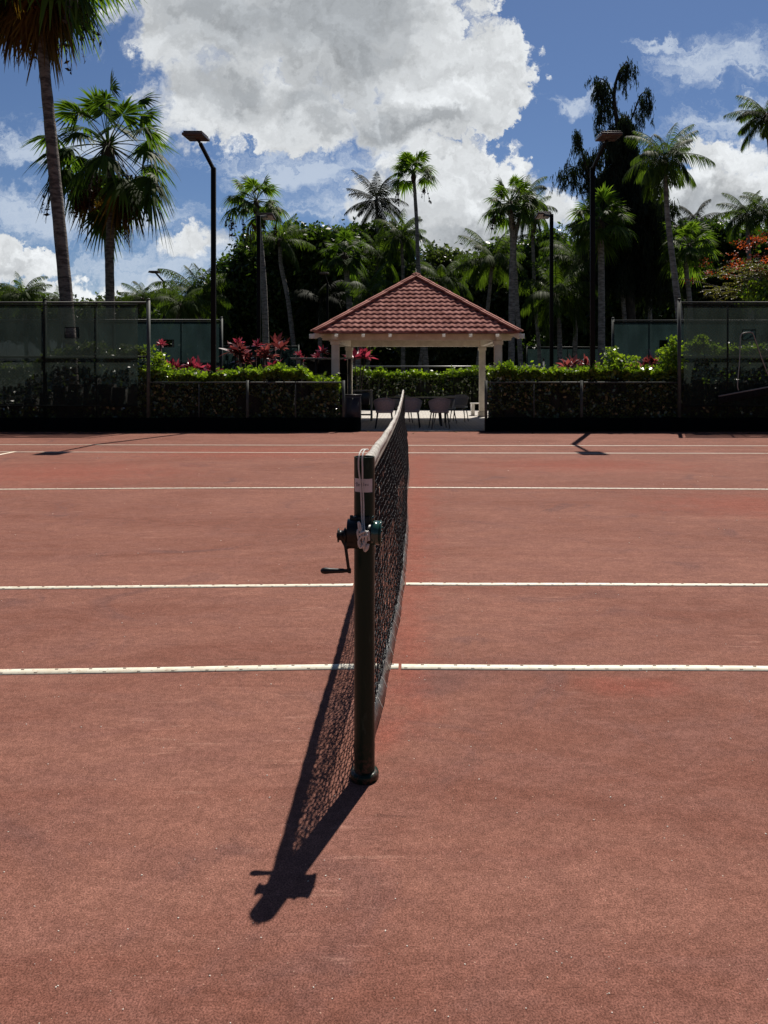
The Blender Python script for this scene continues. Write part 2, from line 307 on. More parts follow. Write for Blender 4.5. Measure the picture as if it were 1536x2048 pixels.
# clay court surface
ND = '2D'
def court_mat():
    m = bpy.data.materials.new('red_clay'); m.use_nodes = True; t = G(m.node_tree); b = m.node_tree.nodes['Principled BSDF']
    tc = t.n('ShaderNodeTexCoord'); v = tc.outputs['Object']
    big = t.mr(t.noise(t.scale(v, (.5, 1.2, 1)), .9, 6, .62, .8), .3, .7)
    c = t.mix(big, (.158, .067, .049), (.215, .101, .076))
    med = t.mr(t.noise(t.scale(v, (.8, 1.6, 1)), 2.8, 8, .7, .4), .38, .72)
    c = t.mix(med, c, (.180, .084, .066))
    br = t.mr(t.noise(v, 1.7, 5, .6, 1.0), .56, .78); c = t.mix(t.m('MULTIPLY', br, .75), c, (.130, .066, .058))
    strk = t.mr(t.noise(t.scale(v, (.35, 5, 1)), 1.2, 7, .68), .5, .75); c = t.mix(t.m('MULTIPLY', strk, .18), c, (.135, .042, .028))
    # loose redder clay lying along the net and where players wear the top off
    red = None
    for X, Y, rx, ry in ((774, 1475, .09, .14), (1250, 1372, .30, .12), (120, 945, 2.0, 1.6), (1160, 930, 2.0, 1.0), (500, 905, 3, 1.2), (1500, 1010, 1.2, .8)):
        d = gd(Y); q = t.v('SUBTRACT', v, (px(X, d), d, 0)); q = t.v('MULTIPLY', q, (1/rx, 1/ry, 0)); k = t.m('SUBTRACT', 1, t.v('LENGTH', q))
        red = k if red is None else t.m('MAXIMUM', red, k)
    sx_ = t.n('ShaderNodeSeparateXYZ'); t.l(v, sx_.inputs[0]); xx, y_ = sx_.outputs[0], sx_.outputs[1]
    kk = t.m('SUBTRACT', 1, t.m('DIVIDE', t.m('ABSOLUTE', t.m('SUBTRACT', xx, t.m('ADD', -.09, t.m('MULTIPLY', y_, .021)))), t.m('ADD', .05, t.m('MULTIPLY', y_, .024))))
    kk = t.m('MINIMUM', kk, t.mr(y_, 14.5, 11.5, -.6, 1.)); kk = t.m('MINIMUM', kk, t.mr(y_, 2.4, 3.4, -.4, 1.)); red = t.m('MAXIMUM', red, t.m('MULTIPLY', kk, .8))
    rm = t.mr(t.m('ADD', red, t.m('MULTIPLY', t.m('SUBTRACT', t.noise(v, 5, 8, .7), .5), 2.2)), -.35, 1.1)
    c = t.mix(t.m('MULTIPLY', rm, .55), c, (.225, .066, .046))
    for rot, th in ((.5, .69), (-.35, .70), (1.2, .71)):
        mp = t.n('ShaderNodeMapping'); t.l(v, mp.inputs[0]); mp.inputs['Rotation'].default_value = (0, 0, rot); mp.inputs['Scale'].default_value = (1.3, 11, 1); mp.inputs['Location'].default_value = (rot*7, 3, 0)
        sc_ = t.m('MULTIPLY', t.mr(t.noise(mp.outputs[0], 2.2, 5, .6), th-.06, th+.03), t.mr(t.noise(v, 1.1+rot*.2, 2), .5, .62))
        c = t.mix(t.m('MULTIPLY', sc_, .4), c, (.33, .18, .14) if rot > 0 else (.085, .04, .032))
    fine = t.noise(v, 215, 3, .85); gr = t.noise(v, 46, 5, .75); fr_ = t.noise(t.scale(v, (.7, 1.2, 1)), 13, 7, .72)
    c = t.mix(1, c, t.mix(t.mr(fine, .36, .64, smooth=False), (.54, .52, .50), (1.52, 1.51, 1.50)), 'MULTIPLY')
    c = t.mix(1, c, t.mix(t.mr(gr, .36, .64), (.87, .86, .85), (1.13, 1.13, 1.13)), 'MULTIPLY'); c = t.mix(1, c, t.mix(t.mr(fr_, .36, .66), (.90, .89, .885), (1.09, 1.09, 1.09)), 'MULTIPLY')
    sp = t.mr(t.noise(v, 120, 1, .5), .80, .86); c = t.mix(t.m('MULTIPLY', sp, .7), c, (.55, .38, .28))
    t.l(c, b.inputs['Base Color']); b.inputs['Roughness'].default_value = .85; b.inputs['Specular IOR Level'].default_value = .08
    hh = t.m('ADD', t.m('MULTIPLY', fine, .0035), t.m('ADD', t.m('MULTIPLY', gr, .003), t.m('MULTIPLY', t.noise(t.scale(v, (1, 2.6, 1)), 9, 5, .6), .006)))
    bn = t.n('ShaderNodeBump'); bn.inputs['Strength'].default_value = .55; bn.inputs['Distance'].default_value = 1.0; t.l(hh, bn.inputs['Height']); t.l(bn.outputs[0], b.inputs['Normal']); return m
M['court'] = court_mat()
def line_mat():
    m = bpy.data.materials.new('court_tape'); m.use_nodes = True; t = G(m.node_tree); b = m.node_tree.nodes['Principled BSDF']
    tc = t.n('ShaderNodeTexCoord'); v = tc.outputs['Object']
    c = t.mix(t.mr(t.noise(v, 14, 6, .65), .35, .7), (.78, .74, .60), (.66, .58, .44)); c = t.mix(t.mr(t.noise(v, 45, 6, .7), .60, .70), c, (.36, .20, .14))
    t.l(c, b.inputs['Base Color']); b.inputs['Roughness'].default_value = .55; return m
M['line'] = line_mat(); M['nail'] = mat('rusty_nail', (.10, .06, .04), rough=.6)
ND = '3D'
def paver_mat():
    m = bpy.data.materials.new('patio_pavers'); m.use_nodes = True; t = G(m.node_tree); b = m.node_tree.nodes['Principled BSDF']
    tc = t.n('ShaderNodeTexCoord'); br = t.n('ShaderNodeTexBrick'); t.l(tc.outputs['Object'], br.inputs[0])
    br.inputs['Color1'].default_value = (.52, .49, .44, 1); br.inputs['Color2'].default_value = (.40, .37, .33, 1); br.inputs['Mortar'].default_value = (.16, .14, .12, 1)
    br.inputs['Scale'].default_value = 2.4; br.inputs['Mortar Size'].default_value = .02
    t.l(br.outputs[0], b.inputs['Base Color']); b.inputs['Roughness'].default_value = .8; return m
M['paver'] = paver_mat()
# ------------------------------------------------------------------ ground
def sheet(name, x0, x1, y0, y1, z, m, nx=1, ny=1):
    b = MB(); xs = np.linspace(x0, x1, nx+1); ys = np.linspace(y0, y1, ny+1)
    X, Y = np.meshgrid(xs, ys); v = np.stack([X.ravel(), Y.ravel(), np.full(X.size, z)], 1)
    q = [(j*(nx+1)+i, j*(nx+1)+i+1, (j+1)*(nx+1)+i+1, (j+1)*(nx+1)+i) for j in range(ny) for i in range(nx)]
    b.add(v, q); return b.build(name, m)
tag(sheet('ground', -900, 900, -400, 1500, -.03, M['soil']), 'dark planted ground around the court', None, kind='structure')
tag(sheet('clay_court', -20, 20, -6, 17.96, 0, M['court']), 'red clay court surface', None, kind='structure')
FY = 18.0                                                       # distance of the far court fence
tag(sheet('patio', px(655, 20), 3.6, 18.02, 29, .02, M['paver']), 'paved patio under the gazebo', None, kind='structure')
def ribbon(name, pts, w, label):
    b = MB(); p = np.array([(px(X, gd(Y)), gd(Y)) for X, Y in pts]); out = []
    q = [p[0]]
    for a, c in zip(p[:-1], p[1:]):
        n = max(2, int(np.linalg.norm(c-a)/.35))
        for k in range(1, n+1): q.append(a+(c-a)*k/n)
    q = np.array(q); q[:, 1] += R.normal(size=len(q))*.0022
    n = len(q); wv = w*(1+R.normal(size=n)*.02)
    v = np.vstack([np.column_stack([q[:, 0], q[:, 1]-wv/2, np.full(n, .004)]), np.column_stack([q[:, 0], q[:, 1]+wv/2, np.full(n, .004)]),
                   np.column_stack([q[:, 0], q[:, 1]-wv/2, np.full(n, -.002)]), np.column_stack([q[:, 0], q[:, 1]+wv/2, np.full(n, -.002)])])
    b.add(v, [(i, i+1, n+i+1, n+i) for i in range(n-1)]+[(2*n+i, 2*n+i+1, i+1, i) for i in range(n-1)])
    if q[0][1] < 9:
        for x in np.arange(q[0][0]+.02, q[-1][0], .076*2):
            for k, dy in ((0, -.33), (.076, .33)):
                yy = np.interp(x+k, q[:, 0], q[:, 1])+dy*w; r = .0045
                b.box((x+k, yy, .0045), (.014, .006, .002), mi=1)
    o = b.build(name, [M['line'], M['nail']]); return tag(o, label, None, kind='structure')
ribbon('doubles_line', [(-500, 1356), (0, 1345), (350, 1340), (700, 1333.5), (797, 1334)], .056, 'nearest white court tape, left of the net')
ribbon('doubles_line', [(803, 1335), (1536, 1338), (2100, 1341)], .056, 'nearest white court tape, right of the net')
ribbon('singles_line', [(-500, 1183), (0, 1177), (300, 1174), (700, 1170.5), (706, 1170.5)], .054, 'second white court tape, left of the net')
ribbon('singles_line', [(812, 1168.5), (1300, 1170), (1536, 1170.5), (2100, 1173)], .054, 'second white court tape, right of the net')
ribbon('service_line', [(-500, 983), (0, 979), (400, 976.5), (740, 975), (1100, 976.5), (1536, 979), (2000, 982)], .054, 'third white court tape across the court')
ribbon('far_singles_line', [(-300, 903), (0, 904), (806, 906), (1536, 907), (1900, 908)], .052, 'fourth white court tape across the court')
ribbon('far_doubles_line', [(-300, 889), (0, 889.5), (806, 891), (1536, 892), (1900, 893)], .052, 'farthest white court tape by the fence')
b = MB(); b.box((px(32, 13.2)-.02, 9.7, .0), (.055, 7, .009)); tag(b.build('side_line', M['line']), 'short white tape meeting the far line at the left edge', None, kind='structure')
# scattered shell grit
b = MB(); N = 380
ys = 1/R.uniform(1/15.5, 1/1.45, N)**1.0; xs = R.uniform(-.62, .55, N)*ys; s_ = R.uniform(.0010, .0030, N)*np.clip(.5+ys*.2, .7, 2.6)
for x, y, s1 in zip(xs, ys, s_): b.box((x, y, s1*.3), (s1*R.uniform(1, 2), s1, s1*.8), Matrix.Rotation(R.uniform(0, 3), 3, 'Z'))
tag(b.build('shell_grit', M['shell']), 'tiny white shell grit scattered over the clay', 'grit', kind='stuff')
# fallen leaves and litter at the fence foot
b = MB(); n = 120; c = np.column_stack([R.uniform(-9.5, 9.5, n), R.uniform(17.3, 17.95, n), np.full(n, .012)])
b.leaves(c, .05, up=4); tag(b.build('leaf_litter', M['dead']), 'dry leaf litter along the foot of the fence', 'leaf litter', kind='stuff')
# ------------------------------------------------------------------ net posts
PX_, PYN, PYF = -.153, 2.49, 15.32
np1 = empty('net_post', (PX_, PYN, 0), 'round dark green net post with crank winch and paper sticker in the foreground', 'net post', 'posts holding the tennis net')
def post_tube(root, y, cut=True):
    b = MB(); b.tube([(PX_, y, 0), (PX_, y, .5), (PX_, y, 1.066)], .0343, 40, cap=False)
    b.tube([(PX_, y, 1.066), (PX_, y, .98)], .0305, 40, cap=False)          # hollow pipe: inner wall
    th = np.arange(40)*2*PI/40; o = np.column_stack([PX_+.0343*np.cos(th), y+.0343*np.sin(th), np.full(40, 1.066)]); i_ = np.column_stack([PX_+.0305*np.cos(th), y+.0305*np.sin(th), np.full(40, 1.0662)])
    b.add(np.vstack([o, i_]), [(k, (k+1) % 40, 40+(k+1) % 40, 40+k) for k in range(40)])
    b.build('pipe', M['post'], root, True)
    b = MB(); b.tube([(PX_, y, 0), (PX_, y, .018), (PX_, y, .026), (PX_, y, .0262)], [.0475, .0475, .044, .033], 40); b.build('base_collar', M['post'], root, True)
post_tube(np1, PYN)
yf = PYN-.0343
w = MB(); zc = .822
w.cyl((-.206, 2.452, zc), (-.166, 2.452, zc), .044, 28); w.cyl((-.168, 2.446, zc), (-.126, 2.446, zc), .028, 24); w.box((-.160, 2.463, zc+.004), (.055, .03, .095)); w.box((-.186, 2.458, zc+.036), (.024, .03, .03))
w.cyl((-.193, 2.452, zc+.046), (-.193, 2.452, zc+.056), .006, 8); w.cyl((-.208, 2.44, zc-.028), (-.170, 2.44, zc-.028), .022, 20)
gear = bevel(w.build('winch', M['iron'], np1), .002)
w = MB(); w.tube([(-.128, 2.446, zc), (-.126, 2.446, zc), (-.098, 2.446, zc)], [.036, .039, .039], 36); w.tube([(-.0985, 2.446, zc-.002), (-.0945, 2.446, zc-.002)], .043, 36)
for k in range(5):
    a = k*2*PI/5+.3; w.cyl((-.0945, 2.446+.032*math.cos(a), zc+.032*math.sin(a)), (-.091, 2.446+.032*math.cos(a), zc+.032*math.sin(a)), .004, 8)
w.tube([(-.124, 2.43, zc+.035), (-.122, 2.428, zc+.052), (-.1205, 2.426, zc+.058)], [.006, .005, .002], 8)
put(w.build('drum', M['greeniron'], None, False), np1)
w = MB(); cy = 2.43
w.tube([(-.207, cy, zc-.005), (-.216, cy, zc-.005), (-.2161, cy, zc-.005), (-.232, cy, zc-.005), (-.2321, cy, zc-.005), (-.2355, cy, zc-.005)], [.020, .020, .016, .016, .0225, .0225], 24)
w.cyl((-.214, cy, zc-.005), (-.2105, cy, zc-.005), .025, 24); w.cyl((-.2355, cy, zc-.005), (-.239, cy, zc-.005), .008, 12)
cr = w.build('crank', M['iron'], np1)
w = MB(); w.beam((-.214, cy-.004, zc-.012), (-.1985, cy-.004, .697), .009, .0125); w.beam((-.2235, cy-.004, zc-.012), (-.2045, cy-.004, zc-.05), .009, .010); w.cyl((-.2005, cy-.004, .703), (-.1925, cy-.004, .703), .0085, 14)
put(bevel(w.build('crank_arm', M['iron']), .0015), cr)
w = MB(); hx = np.array([-.199, -.212, -.22, -.24, -.262, -.275, -.284, -.289, -.2915]); hr = [.0055, .006, .0075, .0078, .0092, .0108, .0095, .006, .001]
w.tube(np.column_stack([hx, np.full(9, cy-.004), .703-(hx+.199)*-.0]), hr, 16); put(w.build('crank_handle', M['iron'], None, True), cr)
# rope
rp = empty('rope', (-.15, 2.45, .78), 'white cord doubled down the near net post and knotted at its winch', 'rope')
w = MB(); z1 = 1.075
for dx, top in ((-.0035, .0), (.0035, .002)):
    pts = [(PX_+.006+dx, 2.53, z1+.01), (PX_-.004+dx*1.4, 2.49, z1+.012), (PX_-.010+dx*1.6, yf-.003, z1-.004), (PX_-.010+dx*1.8, yf-.006, 1.03), (PX_-.007+dx, yf-.0052, .98), (PX_-.004+dx, yf-.005, .92), (PX_-.002+dx*.9, yf-.012, .86), (PX_+.002+dx, 2.415, zc+.012)]
    w.tube(catmull(pts, 6), .0026, 8)
put(w.build('cord', M['rope'], None, True), rp)
w = MB(); kx, ky = PX_+.004, 2.412
def loop(c, rx, rz, tilt, r=.0034, ph=0, op=.95):
    t = np.linspace(0, op*2*PI, 22)+ph; x = rx*np.cos(t); z = rz*np.sin(t)
    return np.column_stack([c[0]+x*math.cos(tilt)-z*math.sin(tilt), c[1]+.004*np.sin(2*t), c[2]+x*math.sin(tilt)+z*math.cos(tilt)])
w.tube(loop((kx+.002, ky, zc-.022), .006, .030, .05), .0038, 8); w.tube(loop((kx+.010, ky-.003, zc-.018), .005, .029, -.08), .0040, 8)
w.tube(loop((kx-.010, ky-.002, zc-.012), .007, .030, .28), .0038, 8); w.tube(loop((kx, ky-.006, zc+.004), .013, .007, .1), .004, 8)
w.tube(catmull([(kx-.004, ky, zc+.0), (kx-.016, ky-.004, zc+.020), (kx-.018, ky-.004, zc+.042), (kx-.012, ky-.002, zc+.030), (kx-.009, ky-.003, zc+.005)], 6), .0032, 8)
w.tube(catmull([(kx-.006, ky-.006, zc), (kx-.018, ky-.008, zc-.02), (kx-.012, ky-.006, zc-.04), (kx-.002, ky-.006, zc-.03)], 6), .0034, 8)
put(w.build('knot', M['rope'], None, True), rp)
# sticker curved round the post
st = MB(); th = np.linspace(math.radians(-152), math.radians(-38), 13); za, zb = .952, .996; n = 13; rr = .0347
st.add(np.vstack([np.column_stack([PX_+rr*np.cos(th), PYN+rr*np.sin(th), np.full(n, z)+.0008*np.sin(th*2)]) for z in (za, zb)]), [(i, i+1, n+i+1, n+i) for i in range(n-1)])
stk = st.build('sticker', M['sticker'], np1, True)
ink = MB()
def stroke(p, r=.00055):
    q = []
    for a, z in p: ang = math.radians(-90)+(a/.0350); q.append((PX_+.0352*math.cos(ang), PYN+.0352*math.sin(ang), z))
    ink.tube(catmull(q, 4), r, 5)
zb_ = .9735
def letter(x, pts, s=.0085): stroke([(x+a*s, zb_+b_*s) for a, b_ in pts])
stroke([(-.034, zb_+.0055), (-.0285, zb_+.0052)])
letter(-.027, [(0, 1.1), (.1, .5), (0, -.1), (.5, .0), (.75, .5), (.45, 1.0), (-.2, 1.15)])
letter(-.0195, [(.3, .6), (.0, .3), (.25, 0), (.55, .3), (.3, .62)]); letter(-.0135, [(0, .6), (.05, .1), (.3, 0), (.55, .2), (.55, .6), (.6, 0)])
letter(-.0075, [(0, 1.2), (0, 0), (.4, 0), (.5, .35), (.1, .5)]); letter(.0, [(0, 1.2), (.0, 0), (.15, -.05)])
letter(.0045, [(0, .3), (.45, .4), (.3, .65), (0, .4), (.15, 0), (.5, .05)]); letter(.0115, [(.5, .6), (.1, .5), (.3, .3), (.45, .1), (0, 0)])
stroke([(-.030, zb_-.003), (-.018, zb_-.0015), (-.004, zb_-.0022)], .0004)
put(ink.build('handwriting', M['ink']), stk)
np2 = empty('net_post', (PX_, PYF, 0), 'dark net post at the far end of the net, nearest the gazebo', 'net post', 'posts holding the tennis net'); post_tube(np2, PYF)
# ------------------------------------------------------------------ net
Y0, Y1 = 2.55, 15.27
def ztop(t): return .905+.125*np.abs(2*t-1)**1.7
BT = np.array([2.4, 2.85, 3.06, 4.03, 5.0, 6.2, 8.0, 10.2, 12, 13.9, 15.4]); BX = np.array([-.012, .012, .030, .078, .102, .118, .10, .122, .09, .034, 0])
def netp(t, v, off=0.):
    t = np.asarray(t, float); v = np.asarray(v, float); y = Y0+(Y1-Y0)*t
    bx = np.interp(y, BT, BX); x = PX_+bx*(1-v)**.9+.055*np.sin(PI*v)*np.exp(-((y-8.3)/2.6)**2)+.012*np.sin(y*3.1+v*2)*np.sin(PI*v)
    zt = ztop(t)-.03; zb = .045+.02*np.sin(y*1.3)**2
    return np.stack([x+off, y+.02*np.sin(v*5+t*9)*(1-v), zb+(zt-zb)*v], -1)
net = empty('tennis_net', (PX_, 8.9, 0), 'black tennis net with cream headband running away from the viewer', 'tennis net')
def netmesh(nv, nh, v0, v1, off, r, name, diag=False):
    b = MB(); ends = []
    def seg(Aa, Bb):
        d = Bb-Aa; d /= np.linalg.norm(d, axis=1)[:, None]+1e-9; ref = np.array([1., 0, 0]); s1 = np.cross(d, ref); s1 /= np.linalg.norm(s1, axis=1)[:, None]; s2 = np.cross(d, s1); N = len(Aa)
        vs = []
        for e in (Aa, Bb):
            for k in range(3):
                a = k*2*PI/3; vs.append(e+r*(math.cos(a)*s1+math.sin(a)*s2))
        V = np.stack(vs, 1).reshape(-1, 3); base = (np.arange(N)*6)[:, None]; Q = []
        for k in range(3): Q.append(base+np.array([k, (k+1) % 3, 3+(k+1) % 3, 3+k]))
        b.add(V, np.concatenate(Q))
    ts = np.linspace(0, 1, nv); vs = np.linspace(v0, v1, nh); Tg, Vg = np.meshgrid(ts, vs, indexing='ij')
    Vg = Vg+0*Tg; Pn = netp(Tg, Vg, off)+R.normal(size=(nv, nh, 3))*np.array([.002, .0035, .0025])
    seg(Pn[:, :-1].reshape(-1, 3), Pn[:, 1:].reshape(-1, 3)); seg(Pn[:-1].reshape(-1, 3), Pn[1:].reshape(-1, 3))
    return b.build(name, M['cord'], net)
netmesh(330, 26, .02, 1, 0, .0020, 'mesh')
netmesh(330, 12, .58, 1, .014, .0020, 'double_mesh')
b = MB(); t = np.linspace(-.004, 1.002, 260); yy = Y0+(Y1-Y0)*t; wv = .0018*np.sin(yy*60+3*np.sin(yy*9))
cen = np.column_stack([np.full(260, PX_+.004)+.002*np.sin(yy*5), yy, ztop(np.clip(t, 0, 1))+.004])
b.tube(cen, .0165+.0060*np.exp(-(yy-Y0)/1.1)+wv, 14, flat=(.92, 1.25)); b.build('headband', M['band'], net, True)
b = MB(); yy = np.arange(Y0+.03, Y1, .05)
for y in yy:
    tt = (y-Y0)/(Y1-Y0); c = (PX_+.004, y, float(ztop(tt))-.028); b.tube([(c[0]-.012, y, c[2]), (c[0]+.020, y-.010, c[2]+.006), (c[0]+.024, y-.013, c[2]+.014)], .0017, 4, cap=False)
b.build('stitching', M['rope'], net)
b = MB(); t = np.linspace(.0, .995, 200); c = netp(t, np.zeros(200)); wr = .004*np.sin(c[:, 1]*11)+.002*np.sin(c[:, 1]*31)
inn = c+np.array([-.012, 0, .036]); mid = c+np.column_stack([.006+wr, np.zeros(200), np.full(200, .010)]); out = c+np.column_stack([.020+wr*.5, np.zeros(200), np.full(200, -.032)]); bk = c+np.array([.002, 0, -.034])
V = np.concatenate([inn, mid, out, bk]); n = 200
b.add(V, [(k*n+i, k*n+i+1, ((k+1) % 4)*n+i+1, ((k+1) % 4)*n+i) for k in range(4) for i in range(n-1)]); b.build('bottom_tape', M['vinyl'], net, True)
b = MB()
for k in np.linspace(.03, .97, 70):
    c = netp(k, 0.); b.tube([c+(-.014, 0, .04), c+(.008, .004, .016), c+(.024, .008, -.022)], .0013, 4, cap=False)
b.build('tape_ties', M['rope'], net)
b = MB()
for xo in (0,):
    b.tube([(PX_+.03, Y0-.01, .08), (PX_+.012, Y0-.006, .5), (PX_+.004, Y0-.01, 1.0)], .003, 6)
b.build('edge_cord', M['cord'], net)
# ------------------------------------------------------------------ court fences
def quad(b, x0, x1, z0, z1, y, mi=0): b.add([(x0, y, z0), (x1, y, z0), (x1, y, z1), (x0, y, z1)], [(0, 1, 2, 3)], mi=mi)
def xyquad(b, a, c, z0, z1, mi=0): b.add([(a[0], a[1], z0), (c[0], c[1], z0), (c[0], c[1], z1), (a[0], a[1], z1)], [(0, 1, 2, 3)], mi=mi)
def screen_panel(b, x0, x1, z0, z1, y, win=None):
    if win is None: quad(b, x0, x1, z0, z1, y); return
    a, c, d, e = win
    quad(b, x0, a, z0, z1, y); quad(b, c, x1, z0, z1, y); quad(b, a, c, z0, d, y); quad(b, a, c, e, z1, y)
def tall_fence(x0, x1, y, top, posts, thin, label, win, endpost, s0=.0, screen='screen', mid=1.79, post_m='darkpipe', bottom=.62, sx0=None, sx1=None):
    f = empty('tall_fence', ((x0+x1)/2, y, 0), label, 'fence')
    for p in posts:
        b = MB(); b.tube([(p, y, 0), (p, y, top+.06)], .045, 14); b.tube([(p, y, top+.06), (p, y, top+.10)], [.05, .03], 14); b.build('post', M['fencepost'] if p in endpost else M[post_m], f, True)
    for p in thin: b = MB(); b.cyl((p, y, 0), (p, y, top), .022, 10); b.build('post', M[post_m], f, True)
    b = MB(); b.cyl((x0, y, top), (x1, y, top), .024, 10); b.build('top_rail', M['fencepost'], f, True)
    b = MB(); b.cyl((x0, y, mid), (x1, y, mid), .026, 10); b.build('middle_rail', M[post_m], f, True)
    b = MB(); quad(b, x0, x1, .05, top, y-.03); b.build('chain_link', M['chain'], f)
    b = MB(); a0 = x0 if sx0 is None else sx0; a1 = x1 if sx1 is None else sx1; screen_panel(b, a0, a1, bottom, top-.05, y-.05, win); b.build('windscreen', M[screen], f)
    if win:
        a, c, d, e = win; b = MB(); 
        for q in ((a, d, c, d), (a, e, c, e), (a, d, a, e), (c, d, c, e)): b.beam((q[0], y-.055, q[1]), (q[2], y-.055, q[3]), .012, .02)
        b.build('vent_frame', M['darkpipe'], f)
    b = MB(); 
    for k in (bottom, top-.06): b.beam((a0, y-.052, k), (a1, y-.052, k), .008, .035)
    b.build('screen_hem', M['darkpipe'], f)
    return f
TOP = pz(605, FY)
XL, XR = px(297, FY), px(1358.5, FY)
wl = (px(132, FY), px(160, FY), pz(676, FY), pz(655, FY)); wr = (px(1483, FY), px(1509, FY), pz(680, FY), pz(660, FY))
tfl = tall_fence(-16, XL, FY, TOP, [px(90, FY), XL, px(90, FY)-3.0], [px(193, FY)], 'tall fence with dark green windscreen at the left of the court', wl, (XL,), sx1=px(277, FY))
tfr = tall_fence(XR, 16, FY, TOP, [XR, XR+3.6], [px(1455, FY)], 'tall fence with dark windscreen at the right of the court', wr, (XR,), sx0=px(1366, FY))
ZL = pz(765, FY)
def low_fence(x0, x1, thick, thin, label):
    f = empty('low_fence', ((x0+x1)/2, FY, 0), label, 'fence')
    for p, r in [(p, .036) for p in thick]+[(p, .017) for p in thin]:
        b = MB(); b.tube([(p, FY, 0), (p, FY, ZL+(.05 if r > .02 else 0))], r, 12); b.build('post', M['fencepost'], f, True)
    b = MB(); b.cyl((x0, FY, ZL), (x1, FY, ZL), .019, 10); b.build('top_rail', M['fencepost'], f, True)
    b = MB(); b.cyl((x0, FY, .30), (x1, FY, .30), .013, 8); b.build('bottom_rail', M['darkpipe'], f, True)
    b = MB(); quad(b, x0, x1, .04, ZL, FY-.025); b.build('chain_link', M['chain'], f)
    return f
low_fence(XL, px(687, FY), [px(495, FY), px(687, FY)], [px(398, FY), px(591, FY)], 'low chain link fence left of the patio opening')
low_fence(px(972, FY), XR, [px(972, FY), px(1163, FY)], [px(1068, FY)], 'low chain link fence right of the patio opening')
for x0, x1, lb in ((-16, px(722, FY), 'black mesh skirt along the fence foot, left of the patio'), (px(970, FY), 16, 'black mesh skirt along the fence foot, right of the patio')):
    b = MB(); n = 90; xs = np.linspace(x0, x1, n); dy = .012*np.sin(xs*7)+.008*np.sin(xs*17); zt = .335+.008*np.sin(xs*3.3)
    V = np.vstack([np.column_stack([xs, FY-.075+dy, np.full(n, .004)]), np.column_stack([xs, FY-.06+dy*.3, zt]), np.column_stack([xs, FY-.052+dy*.3, zt]), np.column_stack([xs, FY-.067+dy, np.full(n, .004)])])
    b.add(V, [(k*n+i, k*n+i+1, (k+1)*n+i+1, (k+1)*n+i) for k in range(3) for i in range(n-1)])
    tag(b.build('fence_skirt', M['strip']), lb, 'windscreen')
# fences of the neighbouring courts
D2 = 23.7; D3 = 45.0
w2 = (px(328, D2), px(349, D2), pz(694, D2), pz(680, D2))
tall_fence(-19, px(443, D2), D2, pz(640, D2), [px(443, D2)], [px(152, D2), px(228, D2), px(364, D2)], 'neighbouring court fence behind the left hedge with a small vent', w2, (px(443, D2),), screen='screen_far', post_m='fencepost', bottom=.1)
tall_fence(px(1226, D2), 19, D2, pz(641, D2), [px(1226, D2)], [px(1298, D2)], 'neighbouring court fence behind the right hedge', (px(1318, D2), px(1334, D2), pz(696, D2), pz(681, D2)), (px(1226, D2),), screen='screen_far', post_m='darkpipe', bottom=.1)
tall_fence(px(440, D3), px(597, D3), D3, pz(692, D3), [px(597, D3)], [px(520, D3)], 'distant blue green court fence left of the gazebo', None, (), screen='screen_far', post_m='fencepost', bottom=.1)
tall_fence(px(1054, D3), px(1222, D3), D3, pz(694, D3), [px(1054, D3)], [px(1135, D3), px(1190, D3)], 'distant blue green court fence right of the gazebo', None, (), screen='screen_far', post_m='fencepost', bottom=.1)
f = empty('low_fence', (px(840, 31), 31, 0), 'low fence with pale rail behind the gazebo hedge', 'fence')
b = MB(); z = pz(733, 31); b.cyl((px(700, 31), 31, z), (px(1080, 31), 31, z), .03, 8); b.build('top_rail', M['alu'], f)
for X in (720, 815, 905, 975, 1070): b = MB(); b.cyl((px(X, 31), 31, 0), (px(X, 31), 31, z), .03, 8); b.build('post', M['darkpipe'], f)
# ------------------------------------------------------------------ light poles
def light_pole(x, y, s, label, toward=-1, hw=.30):
    r = empty('light_pole', (x, y, 0), label, 'light pole', 'court floodlight poles')
    zt = pz(335, 18.4)
    b = MB(); b.box((x, y, zt/2), (.11, .11, zt)); bevel(b.build('pole', M['lamp'], r), .01)
    t = toward; b = MB(); a = np.array((x, y, zt-.04)); c = a+np.array([0, t*1.15, .27]); b.beam(a, c, .075, .075); bevel(b.build('arm', M['lamp'], r), .008)
    b = MB(); rot = Matrix.Rotation(math.radians(-4*t), 3, 'X'); hc = Vector((x, y+t*1.5, zt+.27))
    b.box(hc, (.46, .62, .055), rot)
    for k in np.linspace(-.26, .26, 9): b.box(hc+rot @ Vector((0, k, .05)), (.42, .012, .05), rot)
    hd = bevel(b.build('lamp_head', M['lamphead'], r), .008)
    b = MB(); 
    for k in range(4): b.box(hc+rot @ Vector((0, -.21+.14*k, -.031)), (.38, .09, .008), rot)
    put(b.build('lens', M['lens' if t > 0 else 'lamphead']), hd); b = MB(); b.cyl(c, hc+Vector((0, -t*.1, -.02)), .03, 8); b.build('bracket', M['lamp'], r)
    return r
XPL, XPR = px(427, 18.4), px(1185, 18.4)
light_pole(XPL, 18.4, 1, 'tall black floodlight pole in the left hedge, head towards the court', -1)
light_pole(XPR, 18.4, 1, 'tall black floodlight pole by the right hedge, head towards the court', -1)
light_pole(px(517.5, 23.9), 23.9, 1, 'black floodlight pole behind the left hedge, white lamp facing away', 1)
light_pole(px(1103, 23.7), 23.7, 1, 'black floodlight pole right of the gazebo, white lamp facing away', 1)
light_pole(px(328, 40.5), 40.5, 1, 'small distant lamp pole over the left fences', -1)
light_pole(px(655, 41), 41, 1, 'distant lamp pole in front of the dark trees left of the gazebo', -1)
